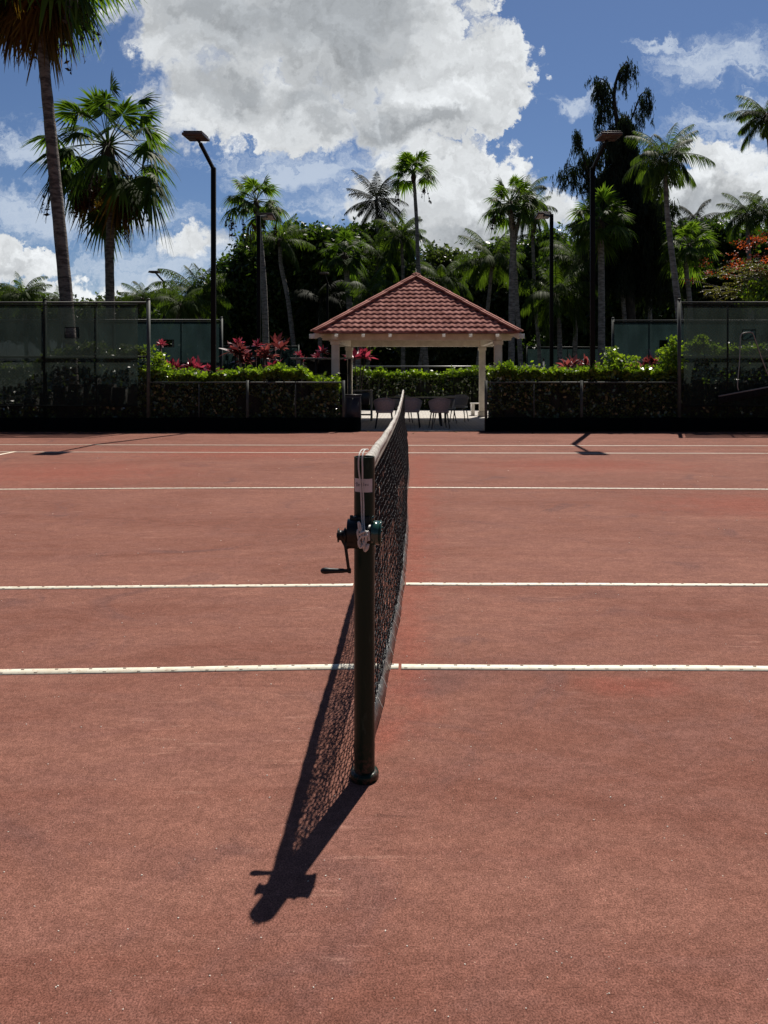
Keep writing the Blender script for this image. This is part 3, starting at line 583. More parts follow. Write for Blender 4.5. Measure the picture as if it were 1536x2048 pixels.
# ------------------------------------------------------------------ gazebo
GF, GB = 19.9, 24.3; gx = px(833.5, GF); hwid = (px(996, GF)-px(671, GF))/2; gy = (GF+GB)/2
gz = empty('gazebo', (gx, gy, 0), 'open square gazebo with red tiled pyramid roof and white columns', 'gazebo')
ZB = pz(680.5, GF)
for sx in (-1, 1):
    for sy in (-1, 1):
        cx, cy_ = gx+sx*hwid, gy+sy*(GB-GF)/2
        b = MB(); b.box((cx, cy_, ZB/2+.01), (.20, .20, ZB-.02)); b.box((cx, cy_, .10), (.26, .26, .16)); b.box((cx, cy_, ZB-.07), (.25, .25, .10))
        bevel(b.build('column', M['white'], gz), .008)
hd = hwid; ov = .47; EV = ov+hwid; ZE = ZB+.13
b = MB()
for s in (-1, 1):
    b.beam((gx-hd-.35, gy+s*hd, ZB+.10), (gx+hd+.35, gy+s*hd, ZB+.10), .14, .20)
    b.beam((gx+s*hd, gy-hd-.35, ZB+.095), (gx+s*hd, gy+hd+.35, ZB+.095), .14, .19)
bevel(b.build('beams', M['white'], gz), .006)
ZA = pz(556, gy); rise = ZA-ZE; sl_ = math.hypot(EV, rise)
b = MB()
for s in (-1, 1):
    for x in np.linspace(-EV+.55, EV-.55, 7):
        for ax in (0, 1):
            def Q(a, c, z): return (gx+a, gy+c, z) if ax == 0 else (gx+c, gy+a, z)
            zo = ZE-.035; zi = zo+rise/EV*(ov+.6); ri = max(abs(x)+.12, EV-ov-.6); b.beam(Q(x, s*(EV-.06), zo), Q(x, s*ri, zo+rise/EV*(EV-.06-ri)-.02), .05, .085)
for sx in (-1, 1):
    for sy in (-1, 1): b.beam((gx+sx*(EV+.03), gy+sy*(EV+.03), ZE-.05), (gx, gy, ZA-.12), .07, .15)
bevel(b.build('rafters', M['white'], gz), .004)
b = MB(); eb = MB()
for x in np.linspace(-EV+.55, EV-.55, 7):
    if abs(x) > .1: b.box((gx+x, gy-EV-.165, ZE-.035), (.080, .07, .080)); eb.beam((gx+x, gy-EV-.13, ZE-.035), (gx+x, gy-EV+.02, ZE-.03), .04, .05)
b.build('glowing_rafter_tips', M['rafter_glow'], gz); eb.build('rafter_tip_brackets', M['white'], gz); b = MB()  # rafter tips, not lamps; translucent and set past the eave to look bright
for s in (-1, 1): b.box((gx+s*(EV+.09), gy-EV-.05, ZE-.05), (.12, .10, .12), Matrix.Rotation(s*.78, 3, 'Z'))
bevel(b.build('rafter_ends', M['whiteend'], gz), .004)
b = MB(); e = EV-.02                                             # boarded underside
for k in range(4):
    c, s = math.cos(k*PI/2), math.sin(k*PI/2)
    def Rz(x, y, z): return (gx+x*c-y*s, gy+x*s+y*c, z)
    b.add([Rz(-e, -e, ZE+.015), Rz(e, -e, ZE+.015), Rz(0, 0, ZA-.03)], None, [(0, 1, 2)])
b.build('soffit', M['white'], gz)
b = MB(); rows = 14; nu = 200; U = np.linspace(-EV-.04, EV+.04, nu)
for k in range(4):
    c, s = math.cos(k*PI/2), math.sin(k*PI/2)
    for r_ in range(rows):
        f0, f1 = r_/rows, (r_+1.12)/rows; f1 = min(f1, 1.0)
        ls = []
        for f_, lift in ((f0, .000), (f0, .042), (f0+.05/rows, .048), (f1, .006)):
            hw = (EV+.05)*(1-f_); uu = np.clip(U, -hw, hw); wv = .030*np.sin(uu*PI/.17+r_*.2)**2 if lift > .02 else .0*uu
            if .004 < lift < .01: wv = .020*np.sin(uu*PI/.17+r_*.2)**2
            dist = (EV+.05)*(1-f_); z = ZE+.03+(ZA-ZE)*f_+lift+wv
            x, y = uu, np.full(nu, -dist)
            ls.append(np.column_stack([gx+x*c-y*s, gy+x*s+y*c, z]))
        V = np.concatenate(ls); q = []; Vk = np.abs(U[:-1]+U[1:])/2 < (EV+.05)*(1-f0)
        for j in range(3):
            for i in np.nonzero(Vk)[0]: q.append((j*nu+i, j*nu+i+1, (j+1)*nu+i+1, (j+1)*nu+i))
        b.add(V, q)
roof = b.build('roof', M['tile'], gz)
b = MB()
for sx in (-1, 1):
    for sy in (-1, 1):
        a = np.array((gx+sx*(EV+.06), gy+sy*(EV+.06), ZE+.075)); c = np.array((gx, gy, ZA+.085)); m_ = 6
        for i in range(m_):
            p, q = a+(c-a)*i/m_, a+(c-a)*(i+1.04)/m_; b.beam(p+(0, 0, .012), q, .27, .045)
            b.beam(p+(0, 0, .030), q+(0, 0, .02), .10, .05)
b.tube([(gx, gy, ZA+.04), (gx, gy, ZA+.13), (gx, gy, ZA+.16)], [.16, .12, .02], 4)
put(bevel(b.build('hip_cap', M['cap']), .01), roof)
# ------------------------------------------------------------------ patio furniture
def chair(label):
    r = empty('patio_chair', (0, 0, 0), label, 'chair', 'rope backed chairs around the patio table')
    b = MB(); n = 26; a = np.linspace(-PI*.97, -.03*PI, n)[::1]      # back of the chair towards -y
    def ring(rx, ry, z, dip=0): return np.column_stack([rx*np.cos(a), ry*np.sin(a)+.05, z+dip*(1-np.abs(np.sin(a)))])
    L = [ring(.215, .20, .42), ring(.25, .235, .52, .01), ring(.275, .26, .66, -.05), ring(.28, .27, .765, -.12)]
    Li = [l*np.array([.94, .94, 1])+np.array([0, .003, 0]) for l in L[::-1]]
    A = np.concatenate(L+Li); m_ = len(L+Li); b.add(A, [(j*n+i, j*n+i+1, (j+1)*n+i+1, (j+1)*n+i) for j in range(m_-1) for i in range(n-1)]); b.build('backrest', M['chair'], r, True)
    b = MB(); b.tube(L[-1], .013, 8); b.build('top_rail', M['chair'], r, True)
    b = MB(); b.box((0, .05, .43), (.42, .42, .07)); bevel(b.build('seat', M['chair'], r), .02)
    for sx in (-1, 1):
        for sy in (-1, 1): b = MB(); b.tube([(sx*.17, .05+sy*.16, .40), (sx*.225, .05+sy*.22, 0)], [.017, .011], 8); b.build('leg', M['chairleg'], r, True)
    return r
c0 = chair('grey rope chair left of the table with its back to the court'); c0.location = (px(769, 18.75), 18.72, .02)
gp = 'rope backed chairs around the patio table'
copy_thing(c0, (px(879, 18.75), 18.72, .02), .15, 'grey rope chair right of the table with its back to the court', gp)
copy_thing(c0, (px(822, 19.1), 19.0, .02), -.05, 'dark chair in the middle, just right of the net top', gp)
copy_thing(c0, (px(919, 21.6), 21.6, .02), PI-.3, 'chair standing apart at the far right, behind the table', gp)
copy_thing(c0, (px(806, 21.3), 21.2, .02), PI+.2, 'chair at the far side of the table, seen just left of the net top', gp)
copy_thing(c0, (px(893, 20.7), 20.7, .02), PI*.75, 'low chair half hidden behind the right end of the table', gp)
tb = empty('patio_table', (px(843, 20), 20, .02), 'dark rectangular patio table with thin top under the gazebo', 'table')
b = MB(); b.box((px(843, 20), 20.0, .755), (1.75, .95, .035)); bevel(b.build('tabletop', M['table'], tb), .006)
for sx in (-1, 1):
    for sy in (-1, 1): b = MB(); b.tube([(px(843, 20)+sx*.45, 20+sy*.25, .74), (px(843, 20)+sx*.52, 20+sy*.34, .02)], [.035, .03], 8); b.build('leg', M['table'], tb)
hut = empty('shelf_hutch', (px(642, 20.9), 20.9, 0), 'tall open shelf unit with flat top left of the gazebo', 'shelf unit')
x0, x1, zt = px(586, 20.9), px(703, 20.9), pz(717, 20.9)
b = MB(); b.box(((x0+x1)/2, 20.95, zt), (x1-x0+.06, .62, .04)); bevel(b.build('top', M['wood'], hut), .005)
b = MB(); b.box((x0+.18, 20.95, zt/2-.01), (.12, .52, zt-.03)); b.build('side_panel', M['wood'], hut)
b = MB(); b.box((x1-.05, 20.95, zt/2-.01), (.07, .52, zt-.03)); b.build('side_panel', M['table'], hut)
b = MB(); b.box((x0+.66, 20.95, zt/2-.01), (.05, .5, zt-.03)); b.build('divider', M['table'], hut)
for z in (.5, .95, 1.4): b = MB(); b.box(((x0+x1)/2+.06, 20.95, z), (x1-x0-.36, .46, .03)); b.build('shelf', M['table'], hut)
b = MB(); b.box(((x0+x1)/2+.06, 21.2, zt/2-.01), (x1-x0-.4, .02, zt-.05)); b.build('back_panel', M['table'], hut)
sb = empty('side_table', (px(727, 22), 22, .02), 'narrow serving table with pale top beside the left gazebo column', 'side table')
b = MB(); b.box((px(726, 22), 22, pz(781, 22)), (.56, .5, .035)); bevel(b.build('tabletop', M['wood'], sb), .005)
b = MB(); b.box((px(724, 22), 22.05, .68), (.46, .36, .36)); bevel(b.build('cabinet', M['table'], sb), .01)
b = MB(); b.box((px(726, 22), 22, .2), (.5, .44, .025)); b.build('shelf', M['table'], sb)
for sx in (-1, 1):
    for sy in (-1, 1): b = MB(); b.box((px(726, 22)+sx*.25, 22+sy*.22, .46), (.04, .04, .86)); b.build('leg', M['wood'], sb)
cb = empty('storage_cabinet', (px(706, 18.3), 18.3, 0), 'plain dark slate cabinet at the left side of the patio opening', 'cabinet')
b = MB(); b.box((px(706, 18.3), 18.35, .44), (px(722, 18.3)-px(691, 18.3), .35, .84)); bevel(b.build('body', M['slate'], cb), .01)
b = MB(); b.box((px(706, 18.3), 18.34, .872), (px(722, 18.3)-px(691, 18.3)+.03, .39, .02)); b.build('lid', M['slate'], cb); b = MB(); b.box((px(706, 18.3), 18.172, .45), (.3, .006, .7)); b.build('door', M['slate'], cb)
b = MB(); b.box((px(846, 18.02), 17.985, .006), (px(970, 18)-px(722, 18), .07, .034)); tag(b.build('patio_kerb', M['slate']), 'thin dark kerb at the patio edge', None, kind='structure')
# the low concrete benches standing behind the chairs
bn = empty('garden_bench', (px(958, 26), 25, 0), 'pale low slatted bench by the right gazebo column', 'bench')
for k in range(3): b = MB(); b.box((px(958, 26), 25+.14*k-.14, .42), (.75, .12, .03)); b.build('slat', M['whiteend'], bn)
for X in (-.3, .3): b = MB(); b.box((px(958, 26)+X, 25, .21), (.10, .4, .38)); b.build('leg', M['whiteend'], bn)
# ------------------------------------------------------------------ drag brush hanging on the right fence
db = empty('drag_brush', P(1480, 785, 17.8), 'court drag brush with bent tube handle hung tilted on the right fence', 'drag brush')
dd = 17.80; b = MB(); hp = [P(1477, 781, dd), P(1475, 768, dd), P(1479, 720, dd), P(1480.5, 678, dd), P(1482, 670, dd), P(1488, 666, dd), P(1503, 665, dd), P(1508, 672, dd), P(1524, 718, dd), P(1545, 772, dd)]
b.tube(catmull(hp, 6), .014, 8); b.build('handle', M['alu'], db, True)
b = MB(); A_, B_ = np.array(P(1437, 792.5, dd)), np.array(P(1590, 764, dd)); b.beam(A_, B_, .05, .03); b.build('head_bar', M['alu'], db)
b = MB(); n = 130
for k in range(n):
    p = A_+(B_-A_)*(k+.5)/n; b.beam(p+(0, R.uniform(-.02, .02), -.01), p+(R.uniform(-.02, .02), R.uniform(-.03, .03), -.17), .02, .022)
b.build('bristles', M['brush'], db)
# white gooseneck vent pipe and marker behind the right hedge
gn = empty('vent_pipe', (px(1174, 20.5), 20.5, 0), 'white gooseneck vent pipe rising behind the right hedge', 'vent pipe')
d = 20.5; b = MB(); b.tube(catmull([(px(1176, d), d, 0), (px(1176, d), d, pz(745, d)), P(1177, 728, d), P(1174, 719, d), P(1169, 720, d), P(1167, 727, d)], 6), .04, 12); b.build('pipe', M['pipe'], gn, True)
b = MB(); b.cyl(P(1167, 726, d), P(1167, 729, d), .05, 12); b.build('mouth', M['pipe'], gn, True)
mk = empty('marker_stake', (px(1087, 21), 21, 0), 'thin white stake with dark tip behind the right hedge', 'stake')
b = MB(); b.cyl((px(1087, 21), 21, 0), (px(1087, 21), 21, pz(722, 21)), .018, 8); b.build('stake', M['pipe'], mk); b = MB(); b.cyl((px(1087, 21), 21, pz(722, 21)), (px(1087, 21), 21, pz(716, 21)), .024, 8); b.build('tip', M['iron'], mk)
# ------------------------------------------------------------------ hedges
def hedge(x0, x1, y0, y1, zt, label, n, spikes=(), leafm='hedge', size=.062, zlow=.05, core=.20):
    h = empty('hedge', ((x0+x1)/2, (y0+y1)/2, 0), label, 'hedge')
    b = MB(); ym = (y0+y1)/2
    nx = max(3, int((x1-x0)/.35)); 
    for k in range(nx):
        xa = x0+(x1-x0)*(k+.5)/nx; hh = float(np.interp(xa, zt[0], zt[1]))*R.uniform(.92, 1)-core
        b.box((xa, ym, hh/2), ((x1-x0)/nx*(.97 if k % 3 else .8), (y1-y0)*.78, hh), taper=.8)
    b.build('stems_or_core', M['core'], h)  # solid dark blocks added to darken the gaps and stop light passing
    b = MB(); N = n
    xs = R.uniform(x0, x1, N); zz = np.interp(xs, zt[0], zt[1])+.03*np.sin(xs*9)+.02*np.sin(xs*23)
    f = R.uniform(0, 1, N); ys = np.where(f < .26, y0+np.abs(R.normal(size=N))*.07, R.uniform(y0, y1, N)); z = np.where(f < .26, zlow+(zz-zlow)*R.uniform(0, 1, N), zz-np.abs(R.normal(size=N))*.09)
    k = f > .85; z[k] = (zlow+(zz-zlow)*R.uniform(0, 1, N))[k]
    k = (f > .45) & (f < .55); z[k] += np.abs(R.normal(size=N))[k]*.07
    thin = (np.sin(xs*4.1+z*3)+np.sin(xs*1.7-z*5+2) > -1.1) | (f > .45)
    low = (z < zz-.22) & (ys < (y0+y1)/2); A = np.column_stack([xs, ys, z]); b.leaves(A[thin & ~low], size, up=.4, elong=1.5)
    lb = MB(); lb.leaves(A[thin & low], size*.9, elong=1.5); lb.build('shaded_leaves', M['hedge_shaded'], h)  # low front leaves take the darker colour that paints in shade
    for (sx, sz, w_) in spikes:
        m_ = int(260*w_/.3); a = R.normal(size=(m_, 3))*np.array([w_*.45, .14, .16]); base = np.interp(sx, zt[0], zt[1])
        t_ = R.uniform(0, 1, m_); c = np.column_stack([sx+a[:, 0]*(1-t_*.6), ym+a[:, 1], base-.1+(sz-base+.1)*t_]); b.leaves(c, size, up=.4, elong=1.5)
    b.build('foliage', M[leafm], h); return h
def ZP(lst, d): return ([px(a, d) for a, c in lst], [pz(c, d) for a, c in lst])
d = 18.7
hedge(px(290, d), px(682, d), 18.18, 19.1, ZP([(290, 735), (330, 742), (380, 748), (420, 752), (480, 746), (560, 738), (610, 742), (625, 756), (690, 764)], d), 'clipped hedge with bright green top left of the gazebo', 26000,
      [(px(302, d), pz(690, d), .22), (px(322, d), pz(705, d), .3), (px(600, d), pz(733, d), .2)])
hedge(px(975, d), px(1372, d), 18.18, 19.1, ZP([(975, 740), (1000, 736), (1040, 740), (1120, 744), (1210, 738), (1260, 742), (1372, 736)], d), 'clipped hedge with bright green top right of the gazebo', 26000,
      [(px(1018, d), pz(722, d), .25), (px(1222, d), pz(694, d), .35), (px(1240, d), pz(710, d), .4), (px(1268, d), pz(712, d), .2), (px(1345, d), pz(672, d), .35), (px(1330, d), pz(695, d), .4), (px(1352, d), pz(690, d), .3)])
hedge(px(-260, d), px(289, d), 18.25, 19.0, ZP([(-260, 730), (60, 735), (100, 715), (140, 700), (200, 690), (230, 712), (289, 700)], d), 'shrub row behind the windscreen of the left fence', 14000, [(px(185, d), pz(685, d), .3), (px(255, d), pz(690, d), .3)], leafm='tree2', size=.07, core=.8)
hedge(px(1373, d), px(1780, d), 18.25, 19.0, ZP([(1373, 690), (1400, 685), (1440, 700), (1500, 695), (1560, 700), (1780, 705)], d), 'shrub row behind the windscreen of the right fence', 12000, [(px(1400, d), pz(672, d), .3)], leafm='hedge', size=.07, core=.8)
d = 29.2
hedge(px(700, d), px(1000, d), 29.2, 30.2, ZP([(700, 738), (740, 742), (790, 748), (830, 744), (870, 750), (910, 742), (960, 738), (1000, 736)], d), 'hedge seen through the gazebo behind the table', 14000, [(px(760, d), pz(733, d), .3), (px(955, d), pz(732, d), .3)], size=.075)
# ------------------------------------------------------------------ red ti plants
def strip_leaf(b, p0, dirv, L, w, droop, mi=0, twist=0):
    d = np.array(dirv, float); d /= np.linalg.norm(d); side = np.cross(d, (0, 0, 1.)); side /= np.linalg.norm(side)+1e-6; nrm = np.cross(side, d)
    side = side*math.cos(twist)+nrm*math.sin(twist); V = []
    for t, ww in ((0, .25), (.3, 1), (.65, .85), (1, .03)):
        c = np.array(p0)+d*L*t-np.array([0, 0, 1])*droop*L*t*t; V += [c-side*w*ww/2, c+side*w*ww/2]
    b.add(V, [(0, 1, 3, 2), (2, 3, 5, 4), (4, 5, 7, 6)], mi=mi)
def ti_plant(X, Y, d, rpx, label, m='red', heads=3, stems_or_core=True):
    x, _, z = P(X, Y, d); rr = rpx/F*d*1.1; heads += 1
    r = empty('ti_plant', (x, d, 0), label, 'plant', 'red leaved ti plants behind the hedges'); b = MB(); sb_ = MB()
    for h_ in range(heads):
        hx, hy, hz = x+R.uniform(-1, 1)*rr*.7*(h_ > 0), d+R.uniform(-.3, .3), z-R.uniform(0, .8)*rr*(h_ > 0)
        sb_.tube([(x+R.uniform(-.1, .1), d, 0), (hx, hy, hz)], .02, 6)
        for k in range(17):
            az = R.uniform(0, 2*PI); el = R.uniform(.1, 1.45); L = rr*R.uniform(.8, 1.25)
            strip_leaf(b, (hx, hy, hz), (math.cos(az)*math.cos(el), math.sin(az)*math.cos(el), math.sin(el)), L, L*.24, R.uniform(.1, .5), twist=R.uniform(-.6, .6))
    b.build('leaves', M[m], r); sb_.build('stems_or_core', M['bark'], r)
for a in ((350, 738, 19.6, 26, 'low crimson ti plant at the left end of the hedge', 'red', 2), (385, 735, 19.7, 26, 'crimson ti plant just left of the tall lamp pole', 'red', 3),
          (418, 742, 19.6, 22, 'small pinkish ti plant at the foot of the left lamp pole', 'red', 2), (468, 705, 20.5, 30, 'tall bronze ti plant right of the left lamp pole', 'bronze', 4),
          (476, 690, 20.9, 20, 'single red ti shoot held high right of the lamp pole', 'red', 1), (515, 694, 21, 19, 'red ti shoot beside the rear lamp pole', 'red', 1),
          (547, 690, 20.6, 30, 'tall ti plant with broad red leaves left of the shelf unit', 'bronze', 3), (550, 738, 19.9, 28, 'pinkish ti plant low over the hedge left of the shelf unit', 'red', 4),
          (600, 712, 21.6, 14, 'small red ti plant behind the top of the shelf unit', 'red', 1), (646, 706, 21.9, 20, 'red ti plant behind the shelf unit by the gazebo column', 'red', 1),
          (722, 712, 28.6, 24, 'striped red ti plant seen inside the gazebo', 'red', 2), (1150, 730, 19.5, 26, 'dark red ti plant left of the white vent pipe', 'bronze', 2), (1166, 735, 19.6, 18, 'pale ti plant around the white vent pipe', 'bronze', 1),
          (1244, 733, 19.35, 22, 'bronze ti plant in the right hedge top', 'bronze', 2), (1306, 728, 19.3, 28, 'orange red ti plant near the right end of the hedge', 'bronze', 3), (316, 690, 19.5, 14, 'tiny red ti shoot beside the grey corner post', 'red', 1)):
    ti_plant(*a)
# ------------------------------------------------------------------ palms
UP = np.array([0, 0, 1.])
def fan_leaf(b, pb, apex, az, el, Lp, Lb, droop, nseg=26, mi=0, spread=1.95, fold=.25, pet=True):
    d = np.array([math.cos(az)*math.cos(el), math.sin(az)*math.cos(el), math.sin(el)]); side = np.array([-math.sin(az), math.cos(az), 0.])
    t = np.linspace(0, 1, 5)[:, None]; path = apex+d*Lp*t-UP*Lp*.22*t**2*max(0, math.cos(el))
    if pet: pb.tube(path, [.03*Lp/1.2, .022, .018, .015, .012], 4, cap=False)
    h = path[-1]; d2 = path[-1]-path[-2]; d2 /= np.linalg.norm(d2); nrm = np.cross(side, d2); nrm = -nrm if nrm[2] < 0 else nrm
    a = np.linspace(-spread, spread, nseg)+R.normal(size=nseg)*.03; da = 2*spread/nseg
    L = Lb*(.62+.38*np.cos(a*.62))*R.uniform(.88, 1.08, nseg)
    sd = np.cos(a)[:, None]*d2+np.sin(a)[:, None]*side-np.abs(np.sin(a))[:, None]*nrm*fold; sd /= np.linalg.norm(sd, axis=1)[:, None]
    wd = -np.sin(a)[:, None]*d2+np.cos(a)[:, None]*side
    ts = [.03, .45, .72, 1.0]; ww = [.05, .80, .38, .03]; V = []
    dr = droop*R.uniform(.7, 1.4, nseg)
    for t_, w_ in zip(ts, ww):
        c = h+sd*(L*t_)[:, None]-UP*(dr*L*max(0, t_-.25)**1.6)[:, None]+nrm*(.03*Lb*((np.arange(nseg) % 2)-.5)*(t_ < .9))[:, None]
        hw = (L*da*.5*w_*1.05)[:, None]*wd; V += [c-hw, c+hw]
    V = np.stack(V, 1).reshape(-1, 3); base = (np.arange(nseg)*8)[:, None]; b.add(V, np.concatenate([base+np.array([2*k, 2*k+1, 2*k+3, 2*k+2]) for k in range(3)]), mi=mi)
def trunk_mesh(path, r0, r1, root, m='trunk_pale', flare=1.25):
    m = 'trunk' if path[1][0] < -9.5 else m
    p = catmull(path, 10); s = np.linspace(0, 1, len(p)); r = r0+(r1-r0)*s; r[0] *= flare; r += .012*np.sin(np.arange(len(p))*2.1)*r0*2
    b = MB(); b.tube(p, r, 14); return b.build('trunk', M[m], root, True)
def ground_path(pts, d, base=None):
    q = [P(X, Y, d) for X, Y in pts]; a, c = np.array(q[0]), np.array(q[1])
    g0 = a+(a-c)*(a[2]/(c[2]-a[2]))*.5; g0[2] = 0; return [tuple(g0)]+q
def fan_palm(path, d, R_, label, nleaf=34, lo=-.9, hi=1.4, dead=0, seeds=0, r0=.18, r1=.11, m='fan', droop=.9, strands=0, az0=None, seed=0, group='palm trees around the courts', pf=.56, sp=2.3):
    global R; R = np.random.RandomState(seed+100)
    gp_ = ground_path(path, d); r = empty('fan_palm', gp_[0], label, 'palm tree', group); trunk_mesh(gp_, r0, r1, r)
    ap = np.array(gp_[-1]); b = MB(); pb = MB()
    for k in range(nleaf):
        f_ = (k+.5)/nleaf; el = hi+(lo-hi)*f_**.85+R.normal()*.09; az = k*2.399963+R.normal()*.2
        Lp = R_*(pf+.09*R.normal()); Lb = R_*((1.02-pf)+.05*R.normal())*(1 if f_ > .12 else .85)
        fan_leaf(b, pb, ap, az, el, Lp, Lb, droop*(.3+.6*f_), mi=0, spread=sp, nseg=30, fold=R.uniform(.15, .5))
    b.build('crown', M[m], r); pb.build('leaf_stalks', M[m], r)
    b = MB(); b.tube([ap-(0, 0, R_*.35), ap-(0, 0, R_*.15), ap+(0, 0, R_*.06)], [r1*1.15, r1*1.75, r1*.7], 12); b.build('crown_shaft', M['boot'], r, True)
    if dead:
        b = MB(); pb = MB()
        for k in range(dead):
            az = R.uniform(0, 2*PI); el = -R.uniform(.85, 1.35); fan_leaf(b, pb, ap-(0, 0, .1*R_), az, el, R_*R.uniform(.35, .6), R_*R.uniform(.4, .55), .7, nseg=22, spread=1.3, fold=.6)
        b.build('dead_fronds', M['dead'], r); 
    if seeds:
        b = MB()
        for k in range(seeds):
            az = R.uniform(0, 2*PI); rr = R_*R.uniform(.1, .38); c = ap+np.array([math.cos(az)*rr, math.sin(az)*rr, -R_*R.uniform(.5, .8)])
            b.leaves(c+R.normal(size=(260, 3))*np.array([.075, .075, .16])*R_/2, .09, elong=1.3)
            b.tube([ap, ap+(c-ap)*.5+(0, 0, .12*R_), c], .015, 4)
        b.build('seed_cluster', M['seed'], r)
    if strands:
        b = MB()
        for k in range(strands):
            az = R.uniform(0, 2*PI); rr = R_*R.uniform(.35, .8); a = ap+np.array([math.cos(az)*rr, math.sin(az)*rr, -R_*R.uniform(.2, .5)])
            for j in range(5):
                L = R_*R.uniform(.3, .75); x_, y_ = R.normal(size=2)*.07*R_; b.tube([a, a+(x_*.6, y_*.6, -L*.5), a+(x_, y_, -L)], .011, 3, cap=False); b.leaves(a+np.array([x_, y_, -L])*R.uniform(.35, 1, (6, 1))+R.normal(size=(6, 3))*.03, .09, elong=2.5)
        b.build('hanging_stalks', M['bark'], r)
    return r
def coco_frond(b, rb, apex, az, el, L, bend, Ll, nl=36, dropf=.5, mi=0):
    n = 12; s = np.linspace(0, 1, n); e = el-bend*s**1.3; st = L/(n-1); p = [np.array(apex, float)]
    for i in range(n-1): p.append(p[-1]+st*np.array([math.cos(az)*math.cos(e[i]), math.sin(az)*math.cos(e[i]), math.sin(e[i])]))
    p = np.array(p); rb.tube(p, np.linspace(.03, .006, n)*L/3, 4, cap=False); side = np.array([-math.sin(az), math.cos(az), 0.])
    ss = np.linspace(.14, .99, nl); c = np.stack([np.interp(ss, s, p[:, k]) for k in range(3)], 1); T = np.stack([np.interp(ss, s, np.gradient(p[:, k])) for k in range(3)], 1); T /= np.linalg.norm(T, axis=1)[:, None]
    for sg in (-1, 1):
        ll = Ll*np.sin(PI*(ss*.82+.14))**.7*R.uniform(.8, 1.15, nl); fw = .55+.7*ss
        d = side*sg*1.0+T*fw[:, None]-UP*(.10+R.uniform(0, .55, nl))[:, None]; d /= np.linalg.norm(d, axis=1)[:, None]
        wdir = T-d*np.sum(T*d, 1)[:, None]; wdir /= np.linalg.norm(wdir, axis=1)[:, None]; V = []
        for t_, w_ in ((0, .5), (.4, 1), (.75, .7), (1, .08)):
            q = c+d*(ll*t_)[:, None]-UP*(dropf*ll*t_**2)[:, None]; hw = wdir*(.5*w_*.055*L/3); V += [q-hw, q+hw]
        V = np.stack(V, 1).reshape(-1, 3); base = (np.arange(nl)*8)[:, None]; b.add(V, np.concatenate([base+np.array([2*k, 2*k+1, 2*k+3, 2*k+2]) for k in range(3)]), mi=mi)
def coco_palm(path, d, R_, label, nf=22, m='coco', r0=.16, r1=.10, lo=-.5, hi=1.35, bend=1.2, dropf=.5, seed=0, group='palm trees around the courts', trunk=True, name='coconut_palm'):
    global R; R = np.random.RandomState(seed+500)
    gp_ = ground_path(path, d); r = empty(name, gp_[0], label, 'palm tree', group)
    if trunk: trunk_mesh(gp_, r0, r1, r)
    ap = np.array(gp_[-1]); b = MB(); rb = MB()
    for k in range(nf):
        f_ = (k+.5)/nf; el = hi+(lo-hi)*f_+R.normal()*.1; coco_frond(b, rb, ap, k*2.399963+R.normal()*.25, el, R_*R.uniform(.95, 1.25), bend*R.uniform(.75, 1.35), R_*.27, dropf=dropf*1.7)
    b.build('crown', M[m], r); rb.build('frond_stalks', M[m], r)
    b = MB(); b.tube([ap-(0, 0, R_*.22), ap-(0, 0, R_*.08), ap+(0, 0, R_*.05)], [r1*1.1, r1*1.6, r1*.6], 10); b.build('crown_shaft', M['boot'], r, True)
    return r
G1 = 'palm trees around the courts'
fan_palm([(136, 640), (110, 360), (90, 150), (60, -115)], 22, 2.85, 'tallest fan palm at the left edge with brown dead fronds, leaning left', 40, -.80, 1.2, dead=14, seeds=3, r0=.21, r1=.135, strands=9, m='fan_light', seed=1)
fan_palm([(221, 640), (219, 520), (221, 440), (216, 290)], 28, 3.0, 'full fan palm with seed clusters behind the left fence', 36, -1.1, 1.45, pf=.62, sp=2.1, dead=4, seeds=7, r0=.17, r1=.15, strands=6, seed=2, droop=1.0, m='fan')
fan_palm([(532, 700), (527, 560), (516, 440), (512, 402)], 42, 2.05, 'fan palm standing just right of the left lamp pole', 22, -.45, 1.4, r0=.21, r1=.12, strands=5, m='fan_light', droop=1.1, dead=1, seed=3)
coco_palm([(588, 700), (576, 600), (562, 530), (560, 480)], 48, 2.0, 'scruffy thin palm right of the rear left lamp pole', 14, lo=-.6, hi=1.5, bend=1.0, r0=.17, r1=.12, seed=4)
fan_palm([(701, 640), (697, 590), (692, 530), (689, 508)], 46, 1.8, 'mid height fan palm left of the gazebo roof peak', 26, -.6, 1.4, r0=.2, r1=.16, seed=5)
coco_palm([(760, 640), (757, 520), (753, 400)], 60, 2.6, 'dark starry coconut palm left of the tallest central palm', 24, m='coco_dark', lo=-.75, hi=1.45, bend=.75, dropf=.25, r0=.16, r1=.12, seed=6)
fan_palm([(853, 745), (846, 640), (837, 540), (833, 440), (827, 345)], 47, 1.95, 'tall slim fan palm rising behind the gazebo roof', 20, -.1, 1.45, r0=.2, r1=.1, m='fan_light', droop=.9, strands=2, seed=7)
fan_palm([(1023, 700), (1024, 560), (1026, 480), (1020, 405)], 38, 1.75, 'fan palm with pale double trunk right of the gazebo', 24, -.6, 1.4, r0=.17, r1=.14, m='fan_light', strands=3, seed=8)
coco_palm([(1040, 700), (1032, 580), (1030, 480), (1052, 395)], 39, 1.5, 'ragged palm leaning right beside the double trunk', 14, lo=-.5, hi=1.4, r0=.14, r1=.1, seed=9)
coco_palm([(1078, 700), (1070, 600), (1066, 500), (1064, 425)], 43, 1.6, 'thin palm left of the rear right lamp pole', 14, lo=-.7, hi=1.4, r0=.11, r1=.09, seed=10)
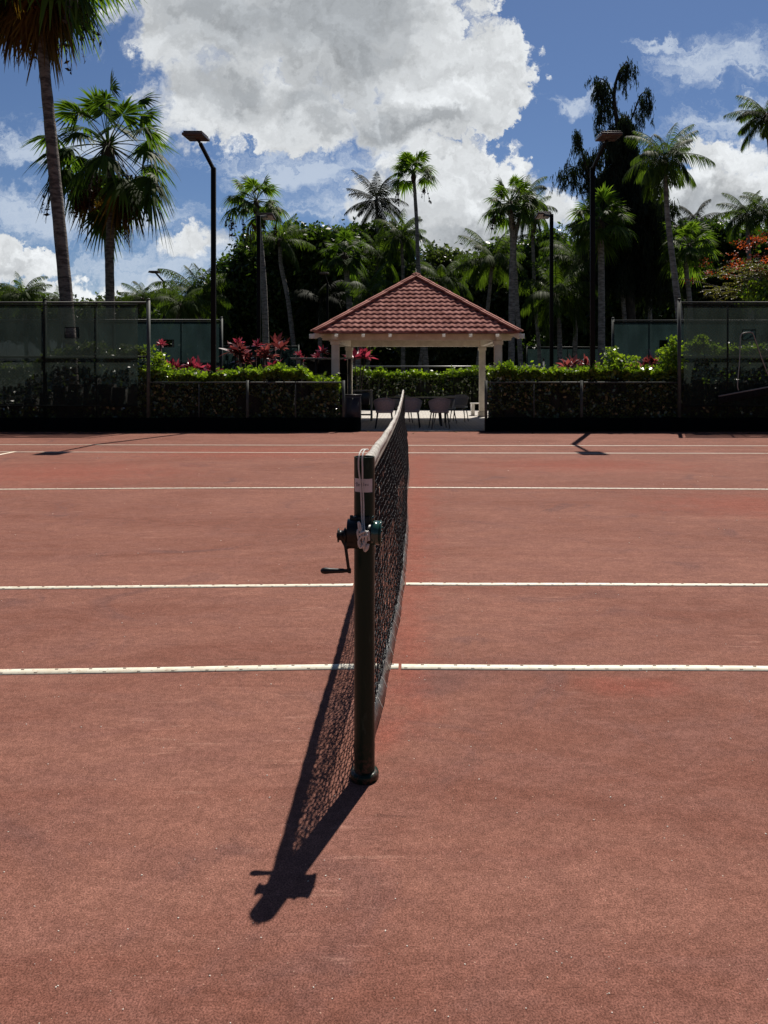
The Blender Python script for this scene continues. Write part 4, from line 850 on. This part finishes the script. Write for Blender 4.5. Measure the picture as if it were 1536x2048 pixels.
fan_palm([(1203, 700), (1203, 600), (1202, 500), (1200, 440)], 38, 1.95, 'wide fan palm behind the right lamp pole', 34, -.7, 1.4, r0=.19, r1=.15, m='fan_light', seed=11)
fan_palm([(1250, 650), (1244, 580), (1236, 520), (1233, 468)], 42, 1.2, 'small fan palm right of the right lamp pole', 20, -.7, 1.3, r0=.14, r1=.1, m='fan_light', seed=12)
coco_palm([(1359, 640), (1350, 560), (1335, 430), (1330, 315)], 32, 1.75, 'tall leaning coconut palm right of the dark casuarina', 26, lo=-.7, hi=1.35, bend=1.15, r0=.17, r1=.09, seed=13)
fan_palm([(1381, 640), (1378, 590), (1372, 530), (1378, 490)], 40, 1.9, 'low fan palm behind the right fence corner', 26, -.6, 1.4, r0=.14, r1=.12, m='fan_light', seed=14)
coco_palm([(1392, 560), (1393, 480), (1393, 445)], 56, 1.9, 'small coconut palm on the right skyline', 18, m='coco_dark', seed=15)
coco_palm([(1500, 560), (1496, 480), (1494, 430)], 46, 1.8, 'coconut palm over the flame tree', 18, seed=16)
coco_palm([(1545, 560), (1540, 480), (1538, 425)], 46, 1.9, 'coconut palm half cut by the right edge of the view', 18, seed=17)
coco_palm([(1560, 640), (1550, 400), (1534, 230)], 30, 1.35, 'high coconut palm crown at the upper right edge', 24, lo=-.8, hi=1.4, seed=18)
coco_palm([(400, 690), (398, 640), (396, 590)], 40, 2.2, 'low bushy coconut palm left of the dark tree mass', 26, lo=-.5, hi=1.4, bend=1.2, seed=19)
coco_palm([(350, 700), (352, 660), (362, 610)], 37, 1.5, 'yellowish low palm over the neighbouring fence', 20, seed=20)
coco_palm([(50, 640), (48, 615), (46, 592)], 55, 2.0, 'rounded palm on the far left skyline', 24, lo=-.4, seed=21)
coco_palm([(118, 640), (118, 620), (120, 600)], 60, 1.4, 'small palm top beside the tallest trunk', 18, seed=22)
coco_palm([(272, 660), (275, 620), (286, 598)], 50, 1.7, 'low palm behind the grey fence corner post', 22, seed=23)
coco_palm([(178, 640), (180, 625), (182, 612)], 60, 1.1, 'tiny palm top between the two left trunks', 16, seed=24)
coco_palm([(740, 640), (745, 590), (757, 510)], 52, 2.2, 'green coconut palm under the dark starry palm', 20, seed=25)
coco_palm([(806, 640), (806, 560), (803, 470)], 50, 2.0, 'dense palm left of the slim trunk behind the gazebo', 22, lo=-.8, hi=1.4, seed=26)
coco_palm([(960, 700), (975, 620), (985, 520)], 44, 2.3, 'broad coconut palm right of the gazebo roof', 22, seed=27)
coco_palm([(1120, 720), (1118, 640), (1112, 590)], 41, 2.4, 'low coconut palm with drooping fronds behind the right hedge', 22, lo=-.5, seed=28)
coco_palm([(1150, 690), (1155, 580), (1150, 520)], 45, 2.4, 'coconut palm left of the right lamp pole', 22, seed=29)
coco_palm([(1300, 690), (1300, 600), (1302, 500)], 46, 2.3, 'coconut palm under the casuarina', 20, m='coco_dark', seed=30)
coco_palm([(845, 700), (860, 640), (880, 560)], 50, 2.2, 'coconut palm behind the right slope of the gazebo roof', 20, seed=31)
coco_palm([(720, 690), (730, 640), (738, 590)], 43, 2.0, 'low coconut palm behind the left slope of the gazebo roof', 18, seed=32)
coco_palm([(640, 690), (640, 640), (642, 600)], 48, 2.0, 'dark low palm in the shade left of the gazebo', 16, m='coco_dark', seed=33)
# ------------------------------------------------------------------ broadleaf trees
def tree(X0, lumps, d, label, n, size=.2, m='tree', depth=3.5, name='broadleaf_tree', trunkm='bark', group='dense trees behind the gazebo', seed=0, up=.3, fill=1.0):
    """lumps: (X, Y, rx, ry) of the crown's boughs, in photo pixels at distance d"""
    global R; R = np.random.RandomState(seed+900)
    r = empty(name, (px(X0, d), d, 0), label, 'tree', group); b = MB(); k = F/d
    for (X, Y, rx, ry) in lumps:
        c = np.array(P(X, Y, d)); rad = np.array([rx/k, min(depth, max(rx, ry)/k), ry/k]); m_ = int(n*(rx*ry)/sum(q[2]*q[3] for q in lumps))
        nc = max(6, m_//22); dirs = R.normal(size=(nc, 3)); dirs /= np.linalg.norm(dirs, axis=1)[:, None]
        cc = c+dirs*rad*(R.uniform(.35, 1.06, nc)**.6)[:, None]; cs = (.35+.35*R.uniform(size=nc))*min(1.0, 2.5*min(rad[0], rad[2])/2)
        pts = (cc[:, None, :]+R.normal(size=(nc, 22, 3))*cs[:, None, None]*np.array([.62, .62, .45])).reshape(-1, 3); b.leaves(pts[pts[:, 2] > .1], size, up=up)
        cn = max(4, int(m_*.06*fill)); q = R.normal(size=(cn, 3)); q /= np.linalg.norm(q, axis=1)[:, None]; q = c+q*rad*.62*(R.uniform(0, 1, cn)**.5)[:, None]; b.leaves(q[q[:, 2] > .2], size*4.2, elong=1.2)
    b.build('crown', M[m], r)
    b = MB(); x0 = px(X0, d); top = np.array(P(*lumps[0][:2], d)); fork = np.array([x0+.1, d, max(1.2, top[2]*.35)])
    b.tube(catmull([(x0, d, 0), (x0+.05, d, fork[2]*.5), fork], 5), np.linspace(.35, .24, 11), 10); b.build('trunk', M[trunkm], r, True)
    b = MB()
    for (X, Y, rx, ry) in lumps[:8]:
        e = np.array(P(X, Y, d)); b.tube(catmull([fork, (fork+e)/2+(0, .3, .3), e], 5), np.linspace(.16, .04, 11), 6)
    b.build('limbs', M[trunkm], r, True); return r
tree(560, [(520, 530, 70, 60), (600, 500, 70, 50), (660, 500, 60, 45), (560, 600, 110, 80), (480, 590, 55, 70), (650, 590, 70, 80), (700, 560, 50, 70), (600, 680, 150, 60), (470, 650, 50, 60)], 52, 'huge dark rounded tree left of the gazebo', 52000, .20, seed=1)
tree(730, [(720, 490, 55, 40), (765, 480, 50, 35), (740, 560, 70, 60), (800, 540, 50, 60), (760, 640, 100, 60), (800, 700, 120, 60)], 62, 'dark tree behind the mid height fan palm', 26000, .23, seed=2)
tree(905, [(880, 530, 50, 35), (920, 545, 45, 35), (895, 600, 75, 55), (960, 580, 55, 60), (900, 680, 120, 70)], 56, 'pale glossy tree right of the gazebo roof peak', 26000, .18, m='tree2', seed=3)
tree(1010, [(1000, 520, 50, 40), (1060, 530, 55, 50), (1100, 500, 50, 45), (1040, 600, 90, 70), (1110, 620, 80, 80), (1060, 700, 120, 60)], 58, 'dark tree behind the double trunk palm', 28000, .22, seed=4)
tree(1180, [(1150, 540, 60, 55), (1220, 560, 70, 70), (1180, 640, 100, 80), (1290, 620, 80, 90), (1160, 710, 120, 60)], 52, 'dark tree behind the right lamp pole', 28000, .2, seed=5)
tree(1330, [(1300, 480, 55, 40), (1370, 490, 60, 40), (1430, 480, 55, 35), (1500, 490, 60, 35), (1350, 560, 100, 70), (1470, 570, 100, 70), (1400, 650, 170, 70), (1570, 520, 60, 70)], 54, 'dark tree on the right skyline behind the fence', 42000, .2, seed=6)
tree(100, [(20, 600, 50, 20), (-40, 605, 60, 30), (70, 615, 60, 22), (160, 620, 70, 18), (250, 615, 60, 20), (330, 610, 50, 25), (30, 650, 150, 30), (250, 655, 150, 30)], 66, 'low pale tree line over the left fence', 26000, .22, m='tree2', seed=7)
tree(420, [(440, 590, 30, 40), (400, 640, 60, 40), (450, 660, 40, 50), (340, 650, 50, 30)], 50, 'shaded bushy tree under the low coconut palm', 12000, .2, seed=8)
# one continuous dark wood behind them all
R = np.random.RandomState(77); b = MB(); N = 46000
xs = R.uniform(-34, 52, N); topz = 8.2+1.2*np.sin(xs*.35)+.8*np.sin(xs*.9+1)+.5*np.sin(xs*2.1); topz = np.where(xs < -20, 6.5, topz)
topz = np.where(xs/78*F+VX < 440, 6.2, topz); z = topz*R.uniform(0, 1, N)**.8; b.leaves(np.column_stack([xs, 78+R.normal(size=N)*1.6, z]), .62, elong=1.3)
tag(b.build('woodland', M['tree']), 'dark woodland closing the view behind the trees', 'woodland', kind='stuff')
# ------------------------------------------------------------------ casuarina
R = np.random.RandomState(31); d = 42
cs = empty('casuarina_tree', (px(1262, d), d, 0), 'tall dark casuarina with drooping branches against the sky', 'tree')
tp = [(1264, 690), (1258, 560), (1248, 440), (1240, 340), (1236, 260), (1228, 195), (1236, 150), (1246, 132)]
trunk = catmull(ground_path(tp, d), 6); b = MB(); b.tube(trunk, np.linspace(.32, .03, len(trunk)), 8); b.build('trunk', M['bark'], cs, True)
br = [([(1228, 195), (1212, 168), (1196, 162), (1187, 185)], 20), ([(1236, 160), (1244, 138), (1251, 128), (1251, 150)], 12), ([(1232, 215), (1216, 195), (1205, 205), (1200, 235)], 16),
      ([(1238, 285), (1262, 240), (1282, 190), (1296, 184), (1303, 210)], 18), ([(1238, 300), (1222, 270), (1208, 268), (1196, 300)], 18), ([(1238, 260), (1250, 235), (1258, 240), (1262, 262)], 10),
      ([(1240, 330), (1222, 300), (1206, 288), (1192, 320)], 16), ([(1196, 400), (1170, 330), (1156, 275), (1150, 268)], 14), ([(1240, 450), (1190, 370), (1150, 330), (1124, 340)], 28), ([(1244, 420), (1190, 350), (1178, 300), (1176, 330)], 18),
      ([(1238, 320), (1256, 300), (1268, 320), (1276, 350)], 18), ([(1240, 360), (1270, 340), (1292, 370), (1305, 400)], 24), ([(1240, 380), (1216, 350), (1196, 360), (1186, 390)], 22)]
for k in range(85):
    Y = R.uniform(330, 570); hw = R.uniform(15, 80)*(1 if Y > 400 else .55); sg = R.choice([-1, 1]); x0 = 1244+(Y-400)*.1
    br.append(([(x0, Y+10), (x0+sg*hw*.5, Y-18), (x0+sg*hw, Y-12), (x0+sg*hw*1.25, Y+12)], 22))
for k in range(11):
    Y = R.uniform(250, 400); hw = R.uniform(6, 26); sg = R.choice([-1, 1]); x0 = 1234+(Y-230)*.06
    br.append(([(x0, Y+6), (x0+sg*hw*.5, Y-16), (x0+sg*hw, Y-14), (x0+sg*hw*1.2, Y+8)], 16))
b = MB(); wb = MB(); allp = []
for pts, dens_ in br:
    dy = R.normal()*.8; q = [np.array(P(X, Y, d)) for X, Y in pts]; q = [a+(0, dy*i/len(q), 0) for i, a in enumerate(q)]; p = catmull(q, 8); wb.tube(p, np.linspace(.06, .012, len(p)), 5, cap=False)
    for k in range(int(dens_*2.6)):
        t_ = R.uniform(.12, 1); a = p[int(t_*(len(p)-1))]+R.normal(size=3)*.16; L = R.uniform(.4, 1.5); sw = R.normal(size=2)*.22; m_ = 12
        tt = R.uniform(0, 1, m_*2)[:, None]; allp.append(a+np.array([sw[0], sw[1], -L])*tt+R.normal(size=(m_*2, 3))*.075*(1.1-tt*.6))
ap_ = np.concatenate(allp); N = len(ap_); hd = R.uniform(0, PI, N); sdv = np.column_stack([np.cos(hd), np.sin(hd), np.zeros(N)]); L = R.uniform(.14, .34, N)[:, None]; dv = np.column_stack([R.normal(size=N)*.22, R.normal(size=N)*.22, -np.ones(N)])
V = np.stack([ap_-sdv*.022, ap_+sdv*.022, ap_+dv*L+sdv*.008, ap_+dv*L-sdv*.008], 1).reshape(-1, 3); b.add(V, np.arange(N*4).reshape(-1, 4)); b.build('foliage', M['needle'], cs); wb.build('branches', M['bark'], cs)
# ------------------------------------------------------------------ flame tree
R = np.random.RandomState(12); d = 27; ft = empty('flame_tree', (px(1590, d), d, 0), 'flame tree with red blossom and feathery leaves at the right edge', 'tree')
wb = MB(); fb = MB(); fl = MB(); base = (px(1600, d), d, 0); fork = np.array(P(1585, 640, d)); wb.tube(catmull([base, (base[0]-.1, d, 1.6), fork], 5), np.linspace(.22, .15, 11), 10); wb.build('trunk', M['trunk'], ft, True); wb = MB()
for k in range(60):
    ex, ey = R.uniform(1400, 1680), 0; e = np.array(P(ex, 0, d)); rr = abs(ex-1560)/160; ez = pz(R.uniform(490+rr*40, 600), d); e[2] = ez; e[1] = d+R.uniform(-2.4, 2.2)
    mid = (fork+e)/2+np.array([0, 0, .45+R.uniform(-.3, .3)]); p = catmull([fork, mid, e], 8); wb.tube(p, np.linspace(.05, .010, len(p)), 5, cap=False)
    for j in range(15):
        a = p[int(R.uniform(.35, 1)*(len(p)-1))]; az = R.uniform(0, 2*PI); L = R.uniform(.3, .55); dr = np.array([math.cos(az), math.sin(az), R.uniform(-.25, .35)]); tt = np.linspace(.1, 1, 16)[:, None]; c = a+dr*L*tt-UP*.2*L*tt**2
        s_ = np.cross(dr, UP); fb.leaves(np.concatenate([c+s_*.05, c-s_*.05]), .045, up=1.5, elong=1.6)
    if ez > pz(560, d)+rr*0 and R.uniform() < .35:
        for j in range(2): fl.leaves(p[-1]+R.normal(size=3)*.2+np.array([0, 0, .15])+R.normal(size=(26, 3))*np.array([.14, .14, .06]), .055, up=.6, elong=1.2)
for k in range(30):
    X, Y = R.uniform(1470, 1620), R.uniform(468, 545); c = np.array(P(X, Y+max(0, (1520-X))*.35, d))+(0, R.uniform(-1.2, 1.2), 0); fl.leaves(c+R.normal(size=(40, 3))*np.array([.15, .15, .06]), .055, up=.6, elong=1.2)
wb.build('branches', M['trunk'], ft, True); fb.build('foliage', M['feather'], ft); fl.build('blossom', M['flower'], ft)
R = np.random.RandomState(5); b = MB(); c = np.array(P(1522, 590, 26)); b.leaves(c+R.normal(size=(900, 3))*np.array([.3, .3, .28]), .09, up=.3)
sh = empty('shrub', (c[0], 26, 0), 'bright yellow green shrub top under the flame tree', 'shrub'); b.build('foliage', M['hedge'], sh); b = MB(); b.tube([(c[0], 26, 0), (c[0]+.05, 26, c[2])], .05, 8); b.build('trunk', M['bark'], sh)
